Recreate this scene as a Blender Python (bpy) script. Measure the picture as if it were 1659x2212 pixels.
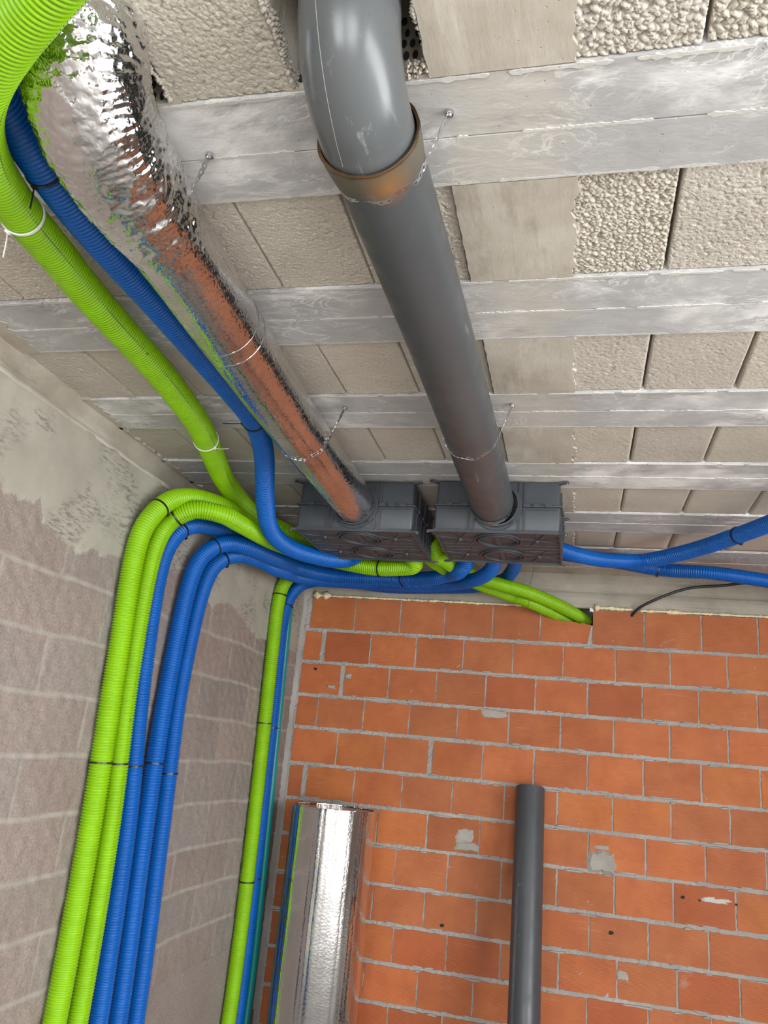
import bpy, bmesh, math, random
import numpy as np
from mathutils import Vector, Matrix, noise

for o in list(bpy.data.objects): bpy.data.objects.remove(o)
SC = bpy.context.scene
COL = SC.collection

# ------------------------------------------------------------------ camera
FPX = 1720.7
R3 = ((0.97117846, 0.21969063, 0.09245769),
      (0.02167502, 0.30489384, -0.95213966),
      (-0.23736594, 0.92670155, 0.29134454))
EYE = 1.55
cam = bpy.data.objects.new('camera', bpy.data.cameras.new('camera'))
COL.objects.link(cam)
rx, ry, rz = Vector(R3[0]), -Vector(R3[1]), -Vector(R3[2])
mw = Matrix((rx, ry, rz)).transposed().to_4x4()
mw.translation = Vector((0, 0, EYE))
cam.matrix_world = mw
cam.data.sensor_fit = 'VERTICAL'
cam.data.sensor_height = 24.0
cam.data.sensor_width = 18.0
cam.data.lens = 24.0 * FPX / 2212.0
cam.data.clip_start = 0.02
SC.camera = cam

# ------------------------------------------------------------------ light
SC.view_settings.view_transform = 'Standard'
SC.view_settings.look = 'None'
SC.view_settings.gamma = 1.0
SC.view_settings.exposure = 0.64
world = bpy.data.worlds.new('daylight')
SC.world = world
world.use_nodes = True
bg = world.node_tree.nodes['Background']
bg.inputs[0].default_value = (0.96, 0.98, 1.0, 1)
bg.inputs[1].default_value = 7.5
SC.cycles.max_bounces = 10
SC.cycles.diffuse_bounces = 7
SC.cycles.glossy_bounces = 5


def portal(loc, rot, sx, sy):
    l = bpy.data.lights.new('daylight_portal', 'AREA')
    l.shape = 'RECTANGLE'; l.size = sx; l.size_y = sy
    l.cycles.is_portal = True
    o = bpy.data.objects.new('daylight_portal', l)
    o.location = loc; o.rotation_euler = rot
    COL.objects.link(o)


PI = math.pi
XL, XR, YB, YF = -1.75, 2.9, 4.95, -2.6
H = 2.715
DOOR = (-2.0, 2.2, 0.0, 2.45)          # big opening in the right wall: y0,y1,z0,z1
WINS = [(-1.5, -0.25, 0.55, 2.4), (0.25, 1.9, 0.0, 2.4)]   # openings in the rear wall: x0,x1,z0,z1
portal((XR + .02, (DOOR[0] + DOOR[1]) / 2, (DOOR[2] + DOOR[3]) / 2), (0, PI / 2, 0), DOOR[3] - DOOR[2], DOOR[1] - DOOR[0])
for w in WINS:
    portal(((w[0] + w[1]) / 2, YF - .02, (w[2] + w[3]) / 2), (PI / 2, 0, 0), w[1] - w[0], w[3] - w[2])

rnd = random.Random(7)
nrs = np.random.RandomState(3)


# ------------------------------------------------------------------ materials
def mat(name):
    m = bpy.data.materials.new(name); m.use_nodes = True
    nt = m.node_tree
    b = nt.nodes['Principled BSDF']
    return m, nt, b


def node(nt, t, **kw):
    n = nt.nodes.new(t)
    for k, v in kw.items():
        if k in n.inputs: n.inputs[k].default_value = v
        else: setattr(n, k, v)
    return n


def objco(nt, scale=(1, 1, 1), rot=(0, 0, 0)):
    tc = node(nt, 'ShaderNodeTexCoord'); mp = node(nt, 'ShaderNodeMapping')
    mp.inputs['Scale'].default_value = scale; mp.inputs['Rotation'].default_value = rot
    nt.links.new(tc.outputs['Object'], mp.inputs['Vector'])
    return mp.outputs['Vector']


def noise_n(nt, vec, scale, detail=4, rough=.55, dist=0.0):
    n = node(nt, 'ShaderNodeTexNoise')
    n.inputs['Scale'].default_value = scale; n.inputs['Detail'].default_value = detail
    n.inputs['Roughness'].default_value = rough; n.inputs['Distortion'].default_value = dist
    nt.links.new(vec, n.inputs['Vector'])
    return n.outputs['Fac']


def ramp(nt, fac, stops):
    r = node(nt, 'ShaderNodeValToRGB')
    e = r.color_ramp.elements
    while len(e) < len(stops): e.new(.5)
    for el, (p, c) in zip(e, stops):
        el.position = p
        el.color = (c if len(c) == 4 else (*c, 1)) if isinstance(c, (tuple, list)) else (c, c, c, 1)
    nt.links.new(fac, r.inputs['Fac'])
    return r.outputs['Color']


def mix(nt, fac, a, b, blend='MIX'):
    m = node(nt, 'ShaderNodeMix', data_type='RGBA', blend_type=blend)
    for s, v in ((0, fac), (6, a), (7, b)):
        if hasattr(v, 'links'): nt.links.new(v, m.inputs[s])
        else: m.inputs[s].default_value = v if s == 0 else ((*v, 1) if len(v) == 3 else v)
    return m.outputs[2]


def math_n(nt, op, a, b=0.0):
    m = node(nt, 'ShaderNodeMath', operation=op)
    for i, v in ((0, a), (1, b)):
        if hasattr(v, 'links'): nt.links.new(v, m.inputs[i])
        else: m.inputs[i].default_value = v
    return m.outputs[0]


def bump(nt, b, h, strength=.5, dist=.01, prev=None):
    n = node(nt, 'ShaderNodeBump')
    n.inputs['Strength'].default_value = strength; n.inputs['Distance'].default_value = dist
    nt.links.new(h, n.inputs['Height'])
    if prev is not None: nt.links.new(prev, n.inputs['Normal'])
    if b is not None: nt.links.new(n.outputs[0], b.inputs['Normal'])
    return n.outputs[0]


def simple(name, col, rough=.5, metal=0.0, bumpscale=0, bstr=.3, bdist=.002, var=0.0, spec=None):
    m, nt, b = mat(name)
    v = objco(nt)
    if var:
        f = noise_n(nt, v, 9, 5)
        c = ramp(nt, f, [(.3, tuple(x * (1 - var) for x in col)), (.7, tuple(min(1, x * (1 + var)) for x in col))])
        nt.links.new(c, b.inputs['Base Color'])
    else:
        b.inputs['Base Color'].default_value = (*col, 1)
    b.inputs['Roughness'].default_value = rough
    b.inputs['Metallic'].default_value = metal
    if spec is not None: b.inputs['Specular IOR Level'].default_value = spec
    if bumpscale: bump(nt, b, noise_n(nt, v, bumpscale, 3), bstr, bdist)
    return m


def m_hose(name, col, line):
    m, nt, b = mat(name)
    v = objco(nt)
    f = noise_n(nt, v, 14, 4)
    c = ramp(nt, f, [(.35, tuple(x * .93 for x in col)), (.7, tuple(min(1, x * 1.07) for x in col))])
    # white chalky scuffs
    s = ramp(nt, noise_n(nt, v, 55, 6, .7, .6), [(.70, 0.0), (.76, 1.0)])
    c = mix(nt, math_n(nt, 'MULTIPLY', s, .22), c, (.7, .72, .7))
    if line:
        tc = node(nt, 'ShaderNodeTexCoord'); sp = node(nt, 'ShaderNodeSeparateXYZ')
        nt.links.new(tc.outputs['UV'], sp.inputs[0])
        d = math_n(nt, 'ABSOLUTE', math_n(nt, 'SUBTRACT', math_n(nt, 'FRACT', math_n(nt, 'ADD', sp.outputs[0], 4.0)), .5))
        a = math_n(nt, 'LESS_THAN', d, .0045)
        dash = math_n(nt, 'GREATER_THAN', math_n(nt, 'FRACT', math_n(nt, 'MULTIPLY', sp.outputs[1], 95.0)), .45)
        mk = math_n(nt, 'LESS_THAN', math_n(nt, 'FRACT', math_n(nt, 'MULTIPLY', sp.outputs[1], .63)), .007)
        blot = math_n(nt, 'MULTIPLY', math_n(nt, 'LESS_THAN', d, .011), mk)
        k = math_n(nt, 'MAXIMUM', math_n(nt, 'MULTIPLY', a, dash), blot)
        c = mix(nt, math_n(nt, 'MULTIPLY', k, .8), c, (.02, .03, .01))
    nt.links.new(c, b.inputs['Base Color'])
    b.inputs['Roughness'].default_value = .38
    b.inputs['Specular IOR Level'].default_value = .35
    return m


M = {}
M['green'] = m_hose('green_polyethylene', (.215, .45, .002), True)
M['blue'] = m_hose('blue_polyethylene', (.0, .092, .38), False)
M['teal'] = simple('teal_polyethylene', (.0, .22, .20), .35)
M['black'] = simple('black_nylon', (.012, .012, .013), .35)
M['rubber'] = simple('black_cable_sheath', (.02, .02, .022), .45)
M['white'] = simple('white_nylon', (.75, .75, .72), .35)
M['zinc'] = simple('galvanised_steel', (.62, .63, .65), .28, 1.0, 60, .2, .001, .15)
M['foam'] = simple('expanding_foam', (.74, .66, .42), .8, 0, 45, .8, .006, .12)
M['hole'] = simple('painted_hole_shade', (.035, .015, .01), .9)
M['void'] = simple('painted_cavity_shade', (.03, .028, .026), .95)  # near-black colour standing in for the shade inside openings and bores


def m_plastic_box():
    m, nt, b = mat('anthracite_moulded_plastic')
    v = objco(nt)
    c = ramp(nt, noise_n(nt, v, 7, 4), [(.3, (.042, .048, .056)), (.75, (.055, .062, .071))])
    nt.links.new(c, b.inputs['Base Color'])
    b.inputs['Roughness'].default_value = .42
    b.inputs['Specular IOR Level'].default_value = .4
    bump(nt, b, noise_n(nt, v, 260, 2), .12, .001)
    return m


M['box'] = m_plastic_box()


def m_pvc(name, c0, c1, rough, stain=False):
    m, nt, b = mat(name)
    v = objco(nt)
    base = ramp(nt, noise_n(nt, v, 3.5, 4), [(.3, c0), (.75, c1)])
    vs = objco(nt, (30, 3, 30))
    sc = ramp(nt, noise_n(nt, vs, 1.0, 7, .75, .5), [(.60, 0.0), (.68, 1.0)])
    pch = ramp(nt, noise_n(nt, v, 4.5, 2), [(.48, 0.0), (.60, 1.0)])
    f = math_n(nt, 'MULTIPLY', math_n(nt, 'MULTIPLY', sc, pch), .55)
    c = mix(nt, f, base, (.30, .31, .31))
    if stain:
        # heat-browned pipe end and one orange rust coloured mark
        sp = node(nt, 'ShaderNodeSeparateXYZ'); nt.links.new(v, sp.inputs[0])   # object space, origin at y 2.2
        nz = noise_n(nt, v, 9, 4)
        yy = math_n(nt, 'ADD', sp.outputs[1], math_n(nt, 'MULTIPLY', nz, .05))
        e = ramp(nt, yy, [(.0, 0.0), (1.0, 1.0)])
        mr = node(nt, 'ShaderNodeMapRange'); nt.links.new(yy, mr.inputs[0])
        mr.inputs[1].default_value = 1.225 - 2.2; mr.inputs[2].default_value = 1.165 - 2.2
        c = mix(nt, math_n(nt, 'MULTIPLY', mr.outputs[0], .75), c, (.105, .085, .052))
        vm = node(nt, 'ShaderNodeVectorMath', operation='DISTANCE')
        nt.links.new(v, vm.inputs[0]); vm.inputs[1].default_value = (-.347 + .36, 1.16 - 2.2, 2.528 - 2.61)
        dd = math_n(nt, 'ADD', vm.outputs['Value'], math_n(nt, 'MULTIPLY', math_n(nt, 'SUBTRACT', nz, .5), .03))
        m2 = node(nt, 'ShaderNodeMapRange'); nt.links.new(dd, m2.inputs[0])
        m2.inputs[1].default_value = .055; m2.inputs[2].default_value = .005
        c = mix(nt, math_n(nt, 'MULTIPLY', m2.outputs[0], .62), c, (.30, .13, .035))
    nt.links.new(c, b.inputs['Base Color'])
    rr = ramp(nt, noise_n(nt, v, 12, 3), [(.3, rough * .8), (.7, rough * 1.25)])
    nt.links.new(rr, b.inputs['Roughness'])
    return m


M['pvc'] = m_pvc('dark_grey_pvc', (.052, .057, .060), (.066, .071, .074), .38, True)
M['pvc2'] = m_pvc('charcoal_pvc', (.050, .054, .060), (.064, .068, .075), .40)
M['elbow'] = m_pvc('light_grey_pvc', (.088, .095, .098), (.100, .107, .110), .24)


def m_foil(name, bubble, crinkle, rough=.12):
    m, nt, b = mat(name)
    v = objco(nt)
    b.inputs['Metallic'].default_value = 1.0
    c = ramp(nt, noise_n(nt, v, 5, 4), [(.3, (.56, .55, .545)), (.7, (.80, .80, .805))])
    nt.links.new(c, b.inputs['Base Color'])
    b.inputs['Roughness'].default_value = rough
    prev = None
    if bubble:
        vo = node(nt, 'ShaderNodeTexVoronoi'); vo.inputs['Scale'].default_value = 95
        nt.links.new(v, vo.inputs['Vector'])
        h = ramp(nt, vo.outputs['Distance'], [(.25, 1.0), (.55, 0.0)])
        prev = bump(nt, None, h, bubble, .0012)
    if crinkle > .4:
        vo2 = node(nt, 'ShaderNodeTexVoronoi', feature='F1'); vo2.inputs['Scale'].default_value = 46
        nt.links.new(objco(nt, (1, 1, 1)), vo2.inputs['Vector'])
        prev = bump(nt, None, vo2.outputs['Distance'], .38, .005, prev)
    n1 = node(nt, 'ShaderNodeTexNoise'); n1.noise_type = 'RIDGED_MULTIFRACTAL' if hasattr(n1, 'noise_type') else n1.noise_type
    n1.inputs['Scale'].default_value = 16; n1.inputs['Detail'].default_value = 3
    nt.links.new(v, n1.inputs['Vector'])
    prev = bump(nt, None, n1.outputs['Fac'], crinkle, .003, prev)
    bump(nt, b, noise_n(nt, v, 3.0, 2), .4, .01, prev)
    return m


M['foil'] = m_foil('bubble_foil', .38, .07, .13)
M['foil_crumpled'] = m_foil('crumpled_foil', .35, .65, .10)


def m_foil_roll():
    m, nt, b = mat('ribbed_foil')
    v = objco(nt)
    b.inputs['Metallic'].default_value = 1.0
    b.inputs['Base Color'].default_value = (.80, .80, .80, 1)
    b.inputs['Roughness'].default_value = .13
    vs = objco(nt, (1, 1, .03))
    p = bump(nt, None, noise_n(nt, vs, 60, 3, .6), .35, .002)
    vo = node(nt, 'ShaderNodeTexVoronoi'); vo.inputs['Scale'].default_value = 85
    nt.links.new(v, vo.inputs['Vector'])
    p = bump(nt, None, vo.outputs['Distance'], .3, .0012, p)
    bump(nt, b, noise_n(nt, v, 4, 2), .5, .008, p)
    return m


M['foilroll'] = m_foil_roll()


def m_aggregate(name, c0, c1, scale=95, bstr=.9, joints=False):
    m, nt, b = mat(name)
    v = objco(nt)
    f = noise_n(nt, v, 4, 6, .6)
    c = ramp(nt, f, [(.3, c0), (.7, c1)])
    c = mix(nt, ramp(nt, noise_n(nt, v, 160, 4, .7), [(.35, .35), (.65, 0.0)]), c, tuple(x * .62 for x in c0))
    at = node(nt, 'ShaderNodeAttribute', attribute_name='tint')
    c = mix(nt, 1.0, c, at.outputs['Color'], 'MULTIPLY')
    nt.links.new(c, b.inputs['Base Color'])
    b.inputs['Roughness'].default_value = .9
    b.inputs['Specular IOR Level'].default_value = .2
    vo = node(nt, 'ShaderNodeTexVoronoi', feature='DISTANCE_TO_EDGE'); vo.inputs['Scale'].default_value = scale
    nt.links.new(v, vo.inputs['Vector'])
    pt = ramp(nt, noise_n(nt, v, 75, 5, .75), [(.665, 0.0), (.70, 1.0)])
    c = mix(nt, math_n(nt, 'MULTIPLY', pt, .8), c, (.05, .045, .04))  # dark specks put into the colour for the shade in surface pits
    nt.links.new(c, b.inputs['Base Color'])
    e = ramp(nt, vo.outputs['Distance'], [(.0, 0.0), (.22, 1.0)])
    p = bump(nt, None, e, bstr, .003)
    bump(nt, b, noise_n(nt, v, 320, 4, .7), .6, .0015, p)
    return m


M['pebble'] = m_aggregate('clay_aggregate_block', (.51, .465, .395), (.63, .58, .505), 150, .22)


def m_concrete(name, c0, c1, c2, stretch, streak=.6, bs=.5, dirt=0.25, wash=False):
    m, nt, b = mat(name)
    v = objco(nt)
    vs = objco(nt, stretch)
    f = noise_n(nt, v, 3.4, 8, .68)
    c = ramp(nt, f, [(.34, c0), (.64, c1)])
    s = ramp(nt, noise_n(nt, vs, 3.0, 8, .68, .8), [(.50, 0.0), (.58, 1.0)])
    s2 = ramp(nt, noise_n(nt, v, 3.3, 3), [(.42, 0.0), (.6, 1.0)])
    c = mix(nt, math_n(nt, 'MULTIPLY', math_n(nt, 'MULTIPLY', s, s2), streak), c, c2)
    if wash:
        # thin milky slurry runs, and the yellowish wash where the cast strip crosses the joists
        run = ramp(nt, noise_n(nt, objco(nt, (.8, 1.6, 1), (0, 0, .5)), 7.0, 6, .6, 1.6), [(.47, 0.0), (.50, 1.0), (.53, 0.0)])
        c = mix(nt, math_n(nt, 'MULTIPLY', math_n(nt, 'MULTIPLY', run, s2), .7), c, c2)
        sx = node(nt, 'ShaderNodeSeparateXYZ'); nt.links.new(v, sx.inputs[0])
        dx = math_n(nt, 'ABSOLUTE', math_n(nt, 'ADD', sx.outputs[0], .16))
        dx = math_n(nt, 'ADD', dx, math_n(nt, 'MULTIPLY', math_n(nt, 'SUBTRACT', noise_n(nt, v, 7, 6, .65), .5), .35))
        c = mix(nt, math_n(nt, 'MULTIPLY', ramp(nt, dx, [(.06, 1.0), (.17, 0.0)]), .55), c, (.50, .46, .39))
    d = ramp(nt, noise_n(nt, vs, 9.0, 6, .7, .3), [(.58, 0.0), (.72, 1.0)])
    c = mix(nt, math_n(nt, 'MULTIPLY', d, dirt), c, tuple(x * .45 for x in c0))
    nt.links.new(c, b.inputs['Base Color'])
    b.inputs['Roughness'].default_value = .82
    b.inputs['Specular IOR Level'].default_value = .25
    p = bump(nt, None, noise_n(nt, vs, 18, 6, .65), bs, .004)
    p = bump(nt, None, noise_n(nt, v, 150, 3, .6), .3, .001, p)
    pit = ramp(nt, noise_n(nt, v, 70, 2), [(.24, 0.0), (.30, 1.0)])
    bump(nt, b, pit, .5, .003, p)
    return m


M['joist'] = m_concrete('precast_joist_concrete', (.37, .365, .36), (.47, .465, .455), (.80, .79, .77), (.45, 1, 1), 1.0, .8, .35, True)
M['slurry'] = m_concrete('white_cement_slurry', (.50, .485, .45), (.58, .565, .53), (.66, .65, .62), (1, 1, 1), .3, .9, .12)
M['plaster'] = m_concrete('cast_concrete', (.38, .335, .27), (.50, .465, .395), (.60, .57, .51), (1, .25, 1), .7, .6, .45)
M['beam'] = m_concrete('board_marked_concrete', (.30, .275, .225), (.42, .385, .32), (.50, .47, .41), (.12, 1, 5), .6, 1.0, .55)
M['mortar'] = m_concrete('grey_mortar', (.30, .283, .26), (.39, .37, .34), (.46, .445, .42), (1, 1, 1), .4, .9, .2)
M['patchmortar'] = m_concrete('pale_mortar', (.30, .28, .24), (.40, .375, .33), (.47, .445, .40), (1, 1, 1), .4, .7, .2)
M['floor'] = m_concrete('floor_screed', (.36, .345, .32), (.43, .41, .385), (.48, .46, .43), (1, 1, 1), .4, .4, .2)


def m_brick():
    m, nt, b = mat('hollow_clay_brick')
    v = objco(nt)
    at = node(nt, 'ShaderNodeAttribute', attribute_name='tint')
    c = ramp(nt, noise_n(nt, v, 6, 5, .6), [(.3, (.39, .102, .029)), (.7, (.48, .140, .040))])
    c = mix(nt, 1.0, c, at.outputs['Color'], 'MULTIPLY')
    vs = objco(nt, (1.2, 1, 60))
    pale = ramp(nt, noise_n(nt, vs, 4.0, 5, .7), [(.58, 0.0), (.70, 1.0)])
    reg = ramp(nt, noise_n(nt, v, 5.0, 3), [(.50, 0.0), (.66, 1.0)])
    c = mix(nt, math_n(nt, 'MULTIPLY', math_n(nt, 'MULTIPLY', pale, reg), .42), c, (.60, .40, .32))
    dk = ramp(nt, noise_n(nt, vs, 7.0, 4, .6), [(.60, 0.0), (.74, 1.0)])
    c = mix(nt, math_n(nt, 'MULTIPLY', dk, .45), c, (.24, .05, .015))
    bl = ramp(nt, noise_n(nt, v, 11, 5, .62, .4), [(.50, 0.0), (.66, 1.0)])
    c = mix(nt, math_n(nt, 'MULTIPLY', bl, .22), c, (.30, .075, .03))
    sp_ = ramp(nt, noise_n(nt, v, 95, 3, .6), [(.66, 0.0), (.74, 1.0)])
    c = mix(nt, math_n(nt, 'MULTIPLY', sp_, .4), c, (.20, .05, .025))
    smear = ramp(nt, noise_n(nt, v, 3.1, 7, .72, .4), [(.67, 0.0), (.74, 1.0)])
    c = mix(nt, math_n(nt, 'MULTIPLY', smear, .35), c, (.46, .40, .34))
    nt.links.new(c, b.inputs['Base Color'])
    b.inputs['Roughness'].default_value = .68
    sp = node(nt, 'ShaderNodeSeparateXYZ'); nt.links.new(v, sp.inputs[0])
    st = math_n(nt, 'SINE', math_n(nt, 'MULTIPLY', sp.outputs[2], 2 * PI / .0068))
    amp = ramp(nt, noise_n(nt, v, 4.5, 2), [(.35, .15), (.65, 1.0)])
    p = bump(nt, None, math_n(nt, 'MULTIPLY', st, amp), .42, .0012)
    bump(nt, b, noise_n(nt, v, 180, 4, .65), .3, .0012, p)
    return m


M['brick'] = m_brick()


def m_leftwall():
    m, nt, b = mat('pink_grey_block_wall')
    v = objco(nt)
    at = node(nt, 'ShaderNodeAttribute', attribute_name='tint')
    c = ramp(nt, noise_n(nt, v, 2.6, 5, .6), [(.3, (.280, .228, .200)), (.55, (.318, .272, .240)), (.8, (.350, .270, .230))])
    c = mix(nt, 1.0, c, at.outputs['Color'], 'MULTIPLY')
    gr = ramp(nt, noise_n(nt, v, 130, 4, .75), [(.36, .5), (.60, 0.0)])
    c = mix(nt, gr, c, (.13, .105, .095))
    jt = node(nt, 'ShaderNodeAttribute', attribute_name='joint')
    c = mix(nt, math_n(nt, 'MULTIPLY', jt.outputs['Fac'], math_n(nt, 'ADD', .15, math_n(nt, 'MULTIPLY', noise_n(nt, v, 6, 5, .7), 1.1))), c, (.385, .355, .315))
    pl = node(nt, 'ShaderNodeAttribute', attribute_name='plaster')
    # height above the ragged plaster edge, stored in metres * 4 + .5
    e = math_n(nt, 'ADD', pl.outputs['Fac'], math_n(nt, 'MULTIPLY', math_n(nt, 'SUBTRACT', noise_n(nt, objco(nt, (1, 2.2, .8)), 9, 7, .68), .5), .55))
    k = ramp(nt, e, [(.485, 0.0), (.515, 1.0)])
    pc = ramp(nt, noise_n(nt, v, 3, 7, .62), [(.3, (.29, .27, .225)), (.7, (.39, .365, .305))])
    vr = objco(nt, (1, 2.5, 11), (.35, 0, 0))
    scr = ramp(nt, noise_n(nt, vr, 9, 6, .75), [(.48, 0.0), (.60, 1.0)])
    reg = ramp(nt, noise_n(nt, v, 4.2, 4), [(.50, 0.0), (.60, 1.0)])
    pc = mix(nt, math_n(nt, 'MULTIPLY', math_n(nt, 'MULTIPLY', scr, reg), .8), pc, (.13, .12, .105))
    c = mix(nt, k, c, pc)
    nt.links.new(c, b.inputs['Base Color'])
    b.inputs['Roughness'].default_value = .88
    b.inputs['Specular IOR Level'].default_value = .2
    p = bump(nt, None, k, .8, .004)
    inv = math_n(nt, 'SUBTRACT', 1.0, math_n(nt, 'MULTIPLY', k, .7))
    p = bump(nt, None, math_n(nt, 'MULTIPLY', noise_n(nt, v, 110, 5, .7), inv), .9, .004, p)
    bump(nt, b, noise_n(nt, v, 16, 6, .6), .35, .004, p)
    return m


M['leftwall'] = m_leftwall()
M['blockwall'] = simple('plain_grey_block', (.34, .30, .27), .9, 0, 40, .4, .004, .12)


# ------------------------------------------------------------------ mesh helpers
def link(o, parent=None):
    COL.objects.link(o)
    if parent is not None:
        o.parent = parent
    return o


def mobj(name, verts, faces, mats, parent=None, smooth=False, midx=None, uv=None, tint=None):
    me = bpy.data.meshes.new(name)
    verts = np.asarray(verts, dtype=np.float64).reshape(-1, 3)
    if parent is not None:
        verts = verts - np.array(parent.location)
    me.from_pydata(verts.tolist(), [], faces if isinstance(faces, list) else faces.tolist())
    for m in (mats if isinstance(mats, (list, tuple)) else [mats]): me.materials.append(m)
    if midx is not None: me.polygons.foreach_set('material_index', midx)
    if smooth: me.polygons.foreach_set('use_smooth', [True] * len(me.polygons))
    if tint is not None:
        a = me.color_attributes.new('tint', 'FLOAT_COLOR', 'POINT')
        a.data.foreach_set('color', np.asarray(tint, dtype=np.float32).ravel())
    if uv is not None:
        l = me.uv_layers.new(name='UVMap')
        vi = np.empty(len(me.loops), dtype=np.int32); me.loops.foreach_get('vertex_index', vi)
        l.data.foreach_set('uv', np.asarray(uv, dtype=np.float32)[vi].ravel())
    me.update()
    o = bpy.data.objects.new(name, me)
    if parent is not None: pass
    return link(o, parent)


def thing(name, label, cat, loc=(0, 0, 0), group=None):
    o = bpy.data.objects.new(name, None)
    o.empty_display_size = .05
    o.location = loc
    COL.objects.link(o)
    return tag(o, label, cat, group)


def tag(o, label, cat, group=None):
    o['label'] = label; o['category'] = cat
    if group: o['group'] = group
    return o


def struct(o):
    o['kind'] = 'structure'
    return o


class MB:
    """collects shapes for one mesh"""
    def __init__(s): s.v = []; s.f = []; s.m = []; s.t = []

    def add(s, vs, fs, m=0, t=(1, 1, 1, 1)):
        k = len(s.v)
        s.v += [tuple(p) for p in vs]; s.f += [tuple(i + k for i in f) for f in fs]
        s.m += [m] * len(fs); s.t += [t] * len(vs)

    def box(s, x0, x1, y0, y1, z0, z1, m=0, t=(1, 1, 1, 1)):
        v = [(x0, y0, z0), (x1, y0, z0), (x1, y1, z0), (x0, y1, z0), (x0, y0, z1), (x1, y0, z1), (x1, y1, z1), (x0, y1, z1)]
        s.add(v, [(0, 3, 2, 1), (4, 5, 6, 7), (0, 1, 5, 4), (1, 2, 6, 5), (2, 3, 7, 6), (3, 0, 4, 7)], m, t)

    def rbox(s, x0, x1, y0, y1, z0, z1, r, n=5, m=0, inset=0.0):
        """box with rounded vertical edges; inset narrows the bottom"""
        ring = []
        for cx, cy, a0 in ((x1 - r, y1 - r, 0), (x0 + r, y1 - r, PI / 2), (x0 + r, y0 + r, PI), (x1 - r, y0 + r, 1.5 * PI)):
            for i in range(n + 1):
                a = a0 + PI / 2 * i / n
                ring.append((cx + r * math.cos(a), cy + r * math.sin(a)))
        N = len(ring); b = min(.004, (z1 - z0) * .25)
        cx, cy = (x0 + x1) / 2, (y0 + y1) / 2
        def sh(p, d): return (p[0] - math.copysign(d, p[0] - cx), p[1] - math.copysign(d, p[1] - cy))
        L = [(z0, inset + b), (z0 + b, inset), (z1 - b, 0), (z1, b)]
        vs = [(*sh(p, d), z) for z, d in L for p in ring]
        fs = [tuple(range(N))[::-1], tuple(range(3 * N, 4 * N))]
        for k in range(3):
            for i in range(N):
                j = (i + 1) % N
                fs.append((k * N + i, k * N + j, (k + 1) * N + j, (k + 1) * N + i))
        s.add(vs, fs, m)

    def tube(s, p0, p1, r0, r1=None, n=24, m=0, caps=True):
        p0, p1 = Vector(p0), Vector(p1); r1 = r0 if r1 is None else r1
        d = (p1 - p0).normalized(); u = d.orthogonal().normalized(); w = d.cross(u)
        vs = []
        for p, r in ((p0, r0), (p1, r1)):
            for i in range(n):
                a = 2 * PI * i / n
                vs.append(p + u * (r * math.cos(a)) + w * (r * math.sin(a)))
        fs = [(i, (i + 1) % n, n + (i + 1) % n, n + i) for i in range(n)]
        if caps: fs += [tuple(range(n))[::-1], tuple(range(n, 2 * n))]
        s.add(vs, fs, m)

    def ring(s, c, axis, ri, ro, h, n=40, m=0, a0=0, a1=2 * PI):
        """flat washer / raised ring, from c along axis by h"""
        c, d = Vector(c), Vector(axis).normalized()
        u = Vector((1, 0, 0)) if abs(d.x) < .9 else Vector((0, 1, 0))
        u = (u - d * u.dot(d)).normalized(); w = d.cross(u)
        full = abs(a1 - a0 - 2 * PI) < 1e-6
        k = n if full else n + 1
        vs = []
        for i in range(k):
            a = a0 + (a1 - a0) * i / n
            q = u * math.cos(a) + w * math.sin(a)
            vs += [c + q * ri, c + q * ro, c + q * ro + d * h, c + q * ri + d * h]
        fs = []
        for i in range(n):
            j = (i + 1) % k
            for e in range(4):
                e2 = (e + 1) % 4
                fs.append((4 * i + e, 4 * i + e2, 4 * j + e2, 4 * j + e))
        if not full: fs += [(0, 3, 2, 1), (4 * n, 4 * n + 1, 4 * n + 2, 4 * n + 3)]
        s.add(vs, fs, m)

    def poly(s, pts, d, m=0, t=(1, 1, 1, 1)):
        """prism: outline pts (3D) extruded by vector d"""
        n = len(pts); d = Vector(d)
        vs = [Vector(p) for p in pts] + [Vector(p) + d for p in pts]
        fs = [tuple(range(n))[::-1], tuple(range(n, 2 * n))] + [(i, (i + 1) % n, n + (i + 1) % n, n + i) for i in range(n)]
        s.add(vs, fs, m, t)

    def build(s, name, mats, parent=None, smooth=False, bevel=0, fix=True):
        o = mobj(name, s.v, s.f, mats, parent, smooth, s.m, tint=s.t)
        if fix:
            bm = bmesh.new(); bm.from_mesh(o.data)
            bmesh.ops.recalc_face_normals(bm, faces=bm.faces)
            bm.to_mesh(o.data); bm.free()
        if smooth:
            try: o.data.set_sharp_from_angle(angle=math.radians(38))
            except Exception: pass
        if bevel:
            b = o.modifiers.new('bevel', 'BEVEL'); b.width = bevel; b.segments = 2; b.limit_method = 'ANGLE'
        return o


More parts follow.
